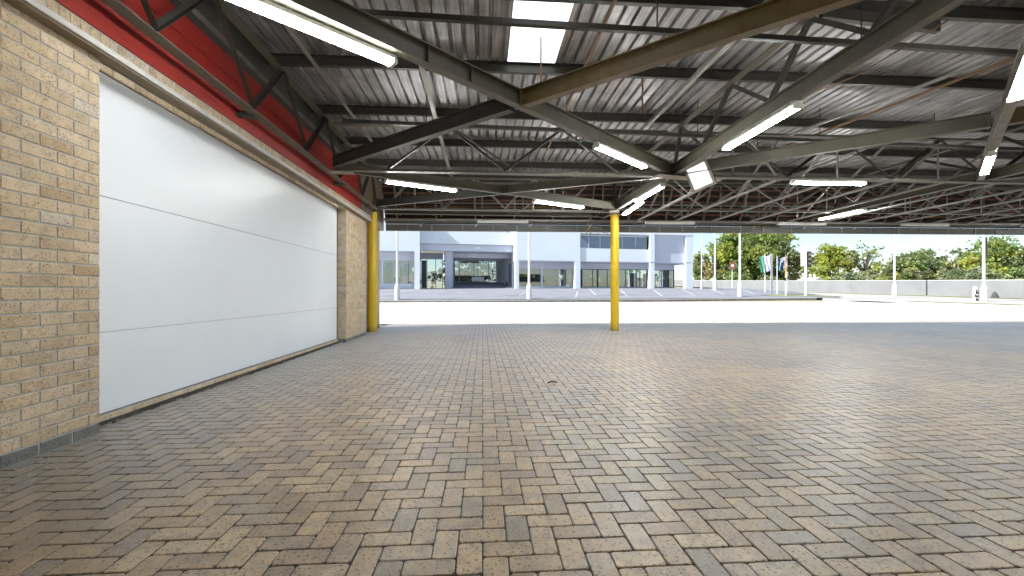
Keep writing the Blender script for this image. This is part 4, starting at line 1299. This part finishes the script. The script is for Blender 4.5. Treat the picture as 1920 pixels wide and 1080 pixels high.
def cloth_mat(name, stripes, vert=True):
    m, nt, nd, lk, p = new_mat(name)
    tc = N(nt, "ShaderNodeTexCoord").outputs["UV"]
    at = N(nt, "ShaderNodeAttribute", attribute_name="tint").outputs["Color"]
    lk.new(at, p.inputs["Base Color"]); p.inputs["Roughness"].default_value = .8
    return m
M['cloth'] = cloth_mat('flag_cloth', None)
def flag(x, y, z0, z1, w, cols, label, pole_r=.03, side=1, top_extra=.15, rot=0.0, pole_mat='pole', seed=0):
    g = G(x, y) + .13
    r = empty('flag', (x, y, g)); tag(r, label, 'flag', 'flags on poles by the corner')
    mb = MB(); mb.tube([(x, y, g), (x, y, z1 + top_extra)], [pole_r*1.2, pole_r], 10); mb.build('pole', pole_mat, r)
    mb = MB(); nu, nv = 10, 18; vs = []
    for j in range(nv+1):
        for i in range(nu+1):
            u, v = i/nu, j/nv
            ww = w*(1 - .35*v*v)
            a = side*u*ww; dpt = .07*math.sin(u*9 + v*3 + seed)*(.3 + v)
            vs.append((x + side*pole_r + a*math.cos(rot), y + dpt - .02 + a*math.sin(rot), z1 - (z1 - z0)*v - .12*u*(1 - v) - .05*math.sin(u*6 + seed)*v))
    fs = [(j*(nu+1)+i, j*(nu+1)+i+1, (j+1)*(nu+1)+i+1, (j+1)*(nu+1)+i) for j in range(nv) for i in range(nu)]
    mb.add(vs, fs, True)
    mb.c = []
    for j in range(nv):
        for i in range(nu):
            c = cols((i+.5)/nu, (j+.5)/nv); mb.c.append((c[0], c[1], c[2], 1))
    f = mb.build('flag_cloth', 'cloth', r, fixn=False)
    so = f.modifiers.new('thick', 'SOLIDIFY'); so.thickness = .006
GR, WH, TE, NV, OR = (.10, .32, .22), (.75, .76, .78), (.08, .22, .26), (.03, .04, .10), (.40, .2, .08)
flag(25.9, 37.8, 2.85, 4.42, .52, lambda u, v: WH if u < .25 else (GR if u + v*.3 < .95 else (.03, .2, .12)), 'green and white flag, leftmost of the flags', .035, -1, seed=1)
flag(25.2, 35.9, 2.9, 4.3, .5, lambda u, v: WH if (u < .7) else (.45, .5, .62), 'plain white banner on the thick white pole', .085, -1, seed=2)
flag(26.35, 36.8, 3.0, 4.18, .42, lambda u, v: TE if v > .3 else NV, 'teal and navy flag beside the thick white pole', .03, 1, seed=3)
flag(26.75, 36.2, 2.98, 4.2, .5, lambda u, v: NV if (abs(v - .45 - .3*(u-.5)) < .17 and .15 < u < .95) or (u > .6 and v > .6) else (WH if v < .8 else GR), 'white flag with a dark navy curl next to the striped pole', .03, -1, seed=4)
flag(28.3, 38.2, 3.16, 4.3, .42, lambda u, v: NV if (.2 < u < .9 and abs((v*4) % 1 - .5) < .33) else WH, 'white flag with dark bars, rightmost of the flags', .035, -1, seed=5)

def striped_pole():
    x, y = 26.25, 35.55; g = G(x, y) + .13
    r = empty('striped_pole', (x, y, g)); tag(r, 'slim pole painted brown, orange, black and white among the flags', 'pole')
    zz = [0, 1.25, 1.55, 1.9, 2.75, 3.55]
    for k, mt in enumerate(('pole', 'black', 'kerb_yellow', mat_flat('orange_band', (.5, .25, .05), .6), mat_flat('brown_band', (.2, .1, .06), .6))):
        mb = MB(); mb.tube([(x, y, g + zz[k]), (x, y, g + zz[k+1] - .004)], .055, 12); mb.build('pole_band', mt, r)
striped_pole()

def traffic_light():
    x, y = 28.3, 35.85; g = G(x, y) + .12
    r = empty('traffic_light', (x, y, g)); tag(r, 'pale traffic light pole with black three lamp head and white board', 'traffic light')
    mb = MB(); mb.tube([(x, y, g), (x, y, 4.9)], [.10, .085], 14); mb.build('pole', 'pole', r)
    mb = MB(); mb.tube([(x, y, 4.9), (x + .05, y, 5.05), (x + .2, y, 5.18)], [.085, .07, .05], 10); mb.build('pole_arm', 'pole', r)
    mb = MB(); mb.box((x - .46, y - .02, 3.35), (x - .06, y + .01, 4.85)); mb.build('backing_board', 'white_body', r, bevel=.01)
    mb = MB(); mb.box((x + .12, y - .14, 3.3), (x + .42, y + .14, 4.65)); h = mb.build('signal_head', 'black', r, bevel=.02)
    for k, (z, c) in enumerate(((4.38, (.75, .38, .15)), (3.97, (.55, .22, .12)), (3.55, (.12, .16, .2)))):
        mb = MB(); mb.tube([(x + .27, y - .13, z), (x + .27, y - .155, z)], .12, 16); mb.build('lens', mat_flat('lens_%d' % k, c, .3), h)
        mb = MB(); n = 9; vs = []
        for i in range(n):
            t = math.pi * i / (n - 1)
            for d in (0, .26): vs.append((x + .27 + .14*math.cos(t) + d*.5, y - .14 - d*.7, z + .14*math.sin(t) - d*.15))
        mb.add(vs, [(2*i, 2*i+1, 2*i+3, 2*i+2) for i in range(n-1)]); v = mb.build('visor', 'black', h, fixn=False)
        so = v.modifiers.new('thick', 'SOLIDIFY'); so.thickness = .01
traffic_light()

def round_sign():
    x, y = 33.0, 54.8; g = G(x, y) + .1
    r = empty('round_sign', (x, y, g)); tag(r, 'square brown sign with a white disc, left of the thick lamp post', 'sign')
    mb = MB(); mb.tube([(x, y, g), (x, y, 5.0)], .05, 8); mb.build('post', 'pole', r)
    mb = MB(); mb.box((x - .4, y - .08, 4.1), (x + .4, y - .055, 5.1)); mb.build('board', mat_flat('brown_board', (.25, .1, .06), .6), r)
    mb = MB(); mb.tube([(x, y - .082, 4.6), (x, y - .095, 4.6)], .2, 16); mb.build('disc', 'white_body', r)
round_sign()

def boundary_wall():
    r = empty('boundary_wall', (48, 60, G(48, 60))); tag(r, 'long plain grey precast wall in front of the trees', 'wall')
    y = 14.0
    while y < 125:
        L = 3.0
        za, zb = G(48, y), G(48, y + L)
        vs = [(48, y + .02, za - .3), (48, y + L - .02, zb - .3), (48, y + L - .02, zb + 1.72), (48, y + .02, za + 1.72)]
        vs += [(v[0] + .12, v[1], v[2]) for v in vs]
        mb = MB(); mb.add(vs, [(0, 1, 2, 3), (7, 6, 5, 4), (0, 4, 5, 1), (1, 5, 6, 2), (2, 6, 7, 3), (3, 7, 4, 0)]); mb.build('wall_panel', 'bwall', r)
        mb = MB(); mb.box((48.01, y - .018, za - .3), (48.11, y + .018, za + 1.70)); mb.build('joint_post', 'bwall', r)
        y += L
    # wall turns behind the showroom
    mb = MB(); mb.box((10, 125, 1.5), (48, 125.15, 4.9)); mb.build('wall_panel', 'bwall', r)
    mb = MB()
    ya = 14.0
    vs = []
    while ya <= 125:
        z = G(48, ya) + 1.722
        vs.append([(47.97, ya, z), (48.15, ya, z), (48.15, ya, z + .06), (47.97, ya, z + .06)]); ya += 3
    flat = [q for s in vs for q in s]; fs = []
    for i in range(len(vs) - 1):
        for k in range(4): fs.append((i*4+k, i*4+(k+1) % 4, (i+1)*4+(k+1) % 4, (i+1)*4+k))
    mb.add(flat, fs); mb.build('coping', 'kerb_white', r)
boundary_wall()

def bollard():
    x, y = 37.3, 29.9; g = G(x, y) + .1
    r = empty('marker_bollard', (x - .2, y, g)); tag(r, 'white bollard with black patches beside the right lamp post', 'bollard')
    x -= .25
    mb = MB(); mb.lathe([(.17, -.1), (.17, .85), (.15, .98), (.09, 1.08), (.04, 1.12)], (x, y, g), 16); mb.build('post', 'white_body', r)
    mb = MB()
    for a, z, w, hh in ((2.0, .58, .62, .36), (1.75, .33, .75, .27), (2.1, .86, .5, .1), (2.05, .06, .6, .28)):
        n = 5; vs = []
        for i in range(n):
            t = math.radians(-141) + (a - .9)*.6 - w + w*2*(i/(n-1))
            for zz in (z, z + hh*(.7 + .3*math.sin(i*2))): vs.append((x + .1735*math.cos(t), y + .1735*math.sin(t), g + zz - .05))
        mb.add(vs, [(2*i, 2*i+2, 2*i+3, 2*i+1) for i in range(n-1)])
    mb.build('black_patch', 'black', r, fixn=False)
bollard()
def rock():
    x, y = 46.4, 35.9; g = G(x, y) + .12
    mb = MB(); random.seed(4)
    prof = [(.62, -.1), (.58, .2), (.42, .5), (.25, .78), (.08, .92)]
    mb.lathe(prof, (0, 0, 0), 9)
    mb.v = [(x + a*random.uniform(.85, 1.15)*.45, y + b*random.uniform(.85, 1.15)*.45, g + c*.62) for a, b, c in mb.v]
    o = mb.build('grey_rock', mat_flat('rock', (.06, .06, .065), .9)); tag(o, 'small grey pointed rock at the foot of the plain wall', 'rock')
rock()

def small_house(x, y, w, d, hgt, label, g):
    r = empty('small_house', (x, y, g)); tag(r, label, 'house')
    mb = MB(); mb.box((x-w/2, y-d/2, g - .3), (x+w/2, y+d/2, g+hgt)); mb.build('wall', 'facade', r)
    mb = MB()
    vs = [(x-w/2-.2, y-d/2-.2, g+hgt+.005), (x+w/2+.2, y-d/2-.2, g+hgt+.005), (x, y-d/2-.2, g+hgt+w*.32), (x-w/2-.2, y+d/2+.2, g+hgt+.005), (x+w/2+.2, y+d/2+.2, g+hgt+.005), (x, y+d/2+.2, g+hgt+w*.32)]
    mb.add(vs, [(0, 1, 2), (5, 4, 3), (0, 3, 4, 1), (1, 4, 5, 2), (2, 5, 3, 0)]); mb.build('roof', 'pale_paving', r)
    mb = MB(); mb.box((x-.5, y-d/2-.03, g+hgt*.45), (x+.5, y-d/2-.003, g+hgt*.85)); mb.build('window', 'blue_glass', r)
small_house(55.5, 108, 4.2, 5, 2.6, 'small pale gabled house just right of the showroom corner', 2.6)
small_house(58.5, 73, 2.0, 4, 1.75, 'low pale building behind the wall left of the yellow tree', 1.3)

# ------------------------------------------------------------------ trees and shrubs
def leaf_mesh(blobs, n_clump, per, size, pal, seed, sparse=0.0):
    """blobs: (cx,cy,cz, rx,ry,rz). Clumps of small leaf faces scattered mostly in the outer shell."""
    rg = np.random.default_rng(seed)
    vol = np.array([b[3]*b[4]*b[5] for b in blobs])**.7; vol /= vol.sum()
    P = []; C = []; centers = []
    for k in range(n_clump):
        b = blobs[rg.choice(len(blobs), p=vol)]
        d = rg.normal(size=3); d /= np.linalg.norm(d)
        rr = rg.uniform(.55, 1.05)**(.6)
        c = np.array(b[:3]) + d*np.array(b[3:])*rr
        centers.append(c)
        base = np.array(pal[rg.integers(len(pal))]) * rg.uniform(.75, 1.25) * np.array((1.85, 1.8, 2.2))
        cr = rg.uniform(.5, 1.0) * (np.mean(b[3:]) * .26)
        n = int(per * rg.uniform(.6, 1.3))
        q = c + rg.normal(size=(n, 3)) * cr * np.array((1, 1, .62))
        for t in q:
            P.append(t); C.append(base * rg.uniform(.8, 1.2))
    P = np.array(P); n = len(P)
    a = rg.normal(size=(n, 3)); a /= np.linalg.norm(a, axis=1)[:, None]
    b_ = rg.normal(size=(n, 3)); b_ -= (a*b_).sum(1)[:, None]*a; b_ /= np.linalg.norm(b_, axis=1)[:, None]
    s = (size * rg.uniform(.6, 1.35, size=n))[:, None]
    V = np.stack([P - a*s, P + b_*s*.5, P + a*s, P - b_*s*.5], axis=1).reshape(-1, 3)
    mb = MB(); mb.v = [tuple(x) for x in V]; mb.f = [(4*i, 4*i+1, 4*i+2, 4*i+3) for i in range(n)]; mb.sm = [False]*n
    mb.c = [(c[0], c[1], c[2], 1) for c in C]
    return mb, centers

def make_tree(x, y, top, half, label, pal, seed, name='leafy_tree', trunk_h=2.2, n=90, per=55, size=.30, group='trees behind the boundary wall', blobs=None, low=1.0, limbs=9):
    g = min(G(x, y), 2.6) - .1
    r = empty(name, (x, y, g)); tag(r, label, 'tree', group)
    rg = random.Random(seed)
    H = top - g
    if blobs is None:
        blobs = [(x, y, g + low + (H - low)*.5, half*.8, half*.8, (H - low)*.5)]
        for k in range(6):
            t = rg.random()*6.28
            rr = half*rg.uniform(.35, .62)
            zc = g + low + (H - low)*rg.uniform(.2, .78)
            blobs.append((x + math.cos(t)*half*.62, y + math.sin(t)*half*.62, zc, rr, rr, rr*rg.uniform(.6, .95)))
    mb, cs = leaf_mesh(blobs, n, per, size, pal, seed)
    mb.build('crown', 'leaf', r, fixn=False)
    tr = MB(); tw = max(.09, H*.022)
    tr.tube([(x, y, g - .2), (x + .1, y, g + trunk_h*.6), (x + .05, y + .1, g + trunk_h), (x, y, g + H*.62)], [tw*1.3, tw, tw*.85, tw*.3], 9)
    for k in range(limbs):
        c = cs[rg.randrange(len(cs))]
        s = (x, y, g + trunk_h*rg.uniform(.75, 1.25))
        m = ((s[0]+c[0])/2 + rg.uniform(-.3, .3), (s[1]+c[1])/2, (s[2]+c[2])/2 + .35)
        tr.tube([s, m, tuple(c)], [tw*.5, tw*.32, tw*.08], 6, cap=False)
    tr.build('trunk', 'bark', r)
    return r
PG = [(.09, .14, .035), (.12, .165, .045), (.145, .18, .055), (.075, .115, .035)]
PY = [(.17, .20, .03), (.14, .175, .03), (.20, .21, .04), (.12, .15, .025)]
PO = [(.10, .12, .05), (.14, .155, .07), (.08, .10, .045), (.17, .175, .09)]
PB = [(.08, .11, .05), (.12, .14, .07), (.16, .18, .10)]
make_tree(62.5, 95.5, 17.2, 8.4, 'biggest broad green tree behind the thick lamp post', PG + PY[:1], 1, n=190, per=70, size=.42, trunk_h=4)
make_tree(60.0, 98, 14.3, 4.6, 'yellow green tree on the left flank of the biggest tree', PY + PG[:2], 2, n=110, per=60, size=.40, trunk_h=3)
make_tree(67.9, 92.6, 11.8, 4.6, 'grey green tree on the right flank of the biggest tree', PO, 3, n=90, per=60, size=.38, trunk_h=3)
make_tree(67.9, 79.6, 10.2, 4.1, 'bright yellow tree right behind the traffic light', PY, 4, n=90, per=60, size=.34, trunk_h=2.6)
make_tree(70.9, 75.3, 10.9, 3.3, 'sparse twiggy tree with thin foliage right of the yellow tree', PB + PY[:1], 5, n=46, per=16, size=.26, trunk_h=3, limbs=34, name='sparse_tree')
make_tree(67.4, 67.6, 6.1, 3.2, 'low pale green tree left of the lone lamp post', PO + PY[1:2], 6, n=60, per=50, size=.28, trunk_h=1.6)
make_tree(68.7, 63.5, 7.5, 3.9, 'rounded dark green tree right of the lone lamp post', PG + PO, 7, n=95, per=60, size=.29, trunk_h=1.6)
make_tree(70.3, 60.8, 6.3, 2.3, 'small tree between the rounded dark tree and the tall thin one', PG, 8, n=46, per=50, size=.27, trunk_h=1.5)
make_tree(68.4, 57.3, 7.3, 2.3, 'tall narrow green tree left of the right lamp post', PO + PG, 9, n=55, per=50, size=.26, trunk_h=1.6)
make_tree(68.2, 53.4, 8.4, 2.9, 'tall bright yellow green tree directly behind the right lamp post', PY + PG[:1], 10, n=80, per=60, size=.27, trunk_h=1.6)
make_tree(70.0, 50.8, 7.1, 2.7, 'grey green tree at the right edge of the picture', PO, 11, n=65, per=55, size=.26, trunk_h=1.6)
make_tree(60.8, 49.8, 4.2, 2.3, 'low pale silvery bush between two trees near the right lamp post', PB, 12, n=50, per=50, size=.22, trunk_h=.8, name='garden_shrub')
make_tree(54.6, 104, 11.2, 1.9, 'feathery palm-like tree beside the showroom corner', PO + PG, 13, n=50, per=45, size=.42, trunk_h=3)
make_tree(56.5, 100.0, 9.4, 2.6, 'ochre green tree between the corner tree and the biggest tree', [(.18, .16, .06), (.15, .15, .05)] + PG[:1], 14, n=55, per=45, size=.38, trunk_h=3)
# low hedge plants just behind the wall
for k, (x, y, hf, tp) in enumerate(((54, 88, 2.6, 4.9), (56, 80, 2.4, 4.3), (62, 69, 2.0, 3.6), (56, 62, 2.6, 3.9), (57, 55.5, 2.5, 3.7), (58, 46.0, 2.6, 3.6), (64, 46, 2.6, 4.2), (57, 93, 2.6, 5.0))):
    make_tree(x, y, tp, hf, ('dark bush under the big tree behind the wall', 'small bush just right of the thick lamp post', 'dark bush under the bright yellow tree', 'pale bush behind the lone lamp post',
              'pale green bush under the rounded dark tree', 'bush just over the wall near the right edge', 'taller bush at the right edge behind the wall', 'bush at the left foot of the biggest tree')[k],
              (PG, PO, PG, PB, PY + PO, PO, PG, PO)[k], 30 + k, name='garden_shrub', trunk_h=.6, n=34, per=45, size=.24, group='bushes behind the boundary wall', low=.2, limbs=4)
# greenery seen through the drive-through and the showroom
for k, (u, v, hf, tp) in enumerate(((-5.0, 14, 1.9, 5.0), (-1.8, 15, 2.2, 5.6), (-3.4, 18, 2.4, 6.4), (4.3, 18, 2.2, 4.6), (9.0, 18, 2.4, 4.8), (13.5, 19, 2.4, 5), (17.0, 18, 2.0, 4.8), (-13.0, 13, 1.8, 4.6), (-10.8, 13, 1.6, 4.4))):
    p = L2W((u, v, 0))
    make_tree(p.x, p.y, tp, hf, ('yellow green shrub at the left of the far gate glass', 'green shrub at the right of the far gate glass', 'tall shrub at the centre behind the far gate glass', 'shrub behind the showroom seen past the pale car',
              'shrub behind the showroom seen past the grey green car', 'shrub behind the showroom seen past the brown desk', 'shrub behind the showroom seen past the corner car', 'shrub behind the left wing window nearest the brick wall',
              'shrub behind the left wing seen past the blue cabinet')[k], (PY + PG)[k % 3:], 60 + k, name='garden_shrub', trunk_h=.6, n=34, per=40, size=.2, group='shrubs behind the showroom', low=.1, limbs=4)

def potted_plant(u, v, hgt, label, seed, pal):
    p = L2W((u, v, 1.36))
    r = empty('potted_plant', tuple(p)); tag(r, label, 'plant', 'potted plants in the shop windows')
    mb = MB(); mb.lathe([(.16, 0), (.22, .38), (.20, .38), (.19, .33)], tuple(p), 14); mb.build('pot', 'dark_frame', r)
    mb, cs = leaf_mesh([(p.x, p.y, p.z + .4 + hgt*.5, .38, .38, hgt*.5)], 14, 26, .13, pal, seed)
    mb.build('foliage', 'leaf', r, fixn=False)
    mb = MB(); mb.tube([(p.x, p.y, p.z + .3), (p.x + .03, p.y, p.z + .4 + hgt*.6)], [.03, .015], 6); mb.build('stem', 'bark', r)
for k, (u, v, hh, lab) in enumerate(((-14.9, 2.6, 1.6, 'green plant behind the left wing glass beside the brick wall'), (-8.0, 5.2, 1.7, 'green plant behind the entrance glass'), (4.1, 3.4, 1.2, 'plant behind the glass right of the slim window pillar'),
        (8.6, 3.5, 1.3, 'plant at the left end of the wide shop window'), (11.2, 3.3, 1.1, 'plant behind the glass just right of the middle yellow column'), (13.65, 3.3, 1.5, 'yellow green plant beside the tall navy cabinet'),
        (15.95, 3.4, 1.6, 'yellow green plant at the left of the corner shop window'), (17.0, 3.3, 1.4, 'yellow green plant at the right of the corner shop window'))):
    potted_plant(u, v, hh, lab, 80 + k, PY if k > 4 else PG)

def display_board(u, v, w, z0, z1, mat, label):
    r = empty('display_board', tuple(L2W((u, v, 1.36)))); tag(r, label, 'display board', 'display boards in the shop windows')
    sbx('panel', mat, ((u - w/2, v, z0), (u + w/2, v + .04, z1)), parent=r)
    sbx('stand', 'frame', ((u - .03, v + .045, 1.36), (u + .03, v + .09, z1 - .1)), parent=r)
    sbx('foot', 'frame', ((u - .25, v - .1, 1.362), (u + .25, v + .2, 1.39)), parent=r)
teal = mat_flat('teal_board', (.07, .2, .24), .5); slate = mat_flat('slate_board', (.12, .15, .18), .5)
for args in ((-12.2, 2.4, .8, 1.9, 4.0, teal, 'teal board in the left wing window near the pole'), (-15.1, 3.6, .7, 1.9, 3.9, slate, 'slate board in the left wing window by the brick wall'),
             (-10.5, 2.6, .5, 1.9, 3.9, teal, 'narrow teal board at the right of the left wing window'), (6.35, 3.2, .6, 1.9, 3.5, teal, 'teal board in the window next to the wide pillar'),
             (5.4, 3.5, .5, 2.6, 3.5, slate, 'small slate board hung high between two slim pillars'), (12.75, 3.1, .7, 1.45, 3.5, 'facade', 'tall white board behind the wide shop window'),
             (8.3, 3.4, .5, 1.5, 3.4, slate, 'slate board at the far left of the wide shop window'), (9.6, 6.5, 1.6, 1.5, 3.2, teal, 'wide teal board deep in the showroom')):
    display_board(*args)
for k, (u, v, hf, tp) in enumerate(((15.2, 17, 2.2, 5.4), (19.5, 17.5, 2.2, 5.2), (6.8, 17, 2.0, 5.0))):
    p = L2W((u, v, 0))
    make_tree(p.x, p.y, tp, hf, ('shrub behind the showroom seen through the corner shop window', 'shrub seen through the open corner of the showroom', 'shrub behind the showroom seen past the wide pillar')[k], PY + PG, 90 + k,
              name='garden_shrub', trunk_h=.6, n=34, per=40, size=.2, group='shrubs behind the showroom', low=.1, limbs=4)
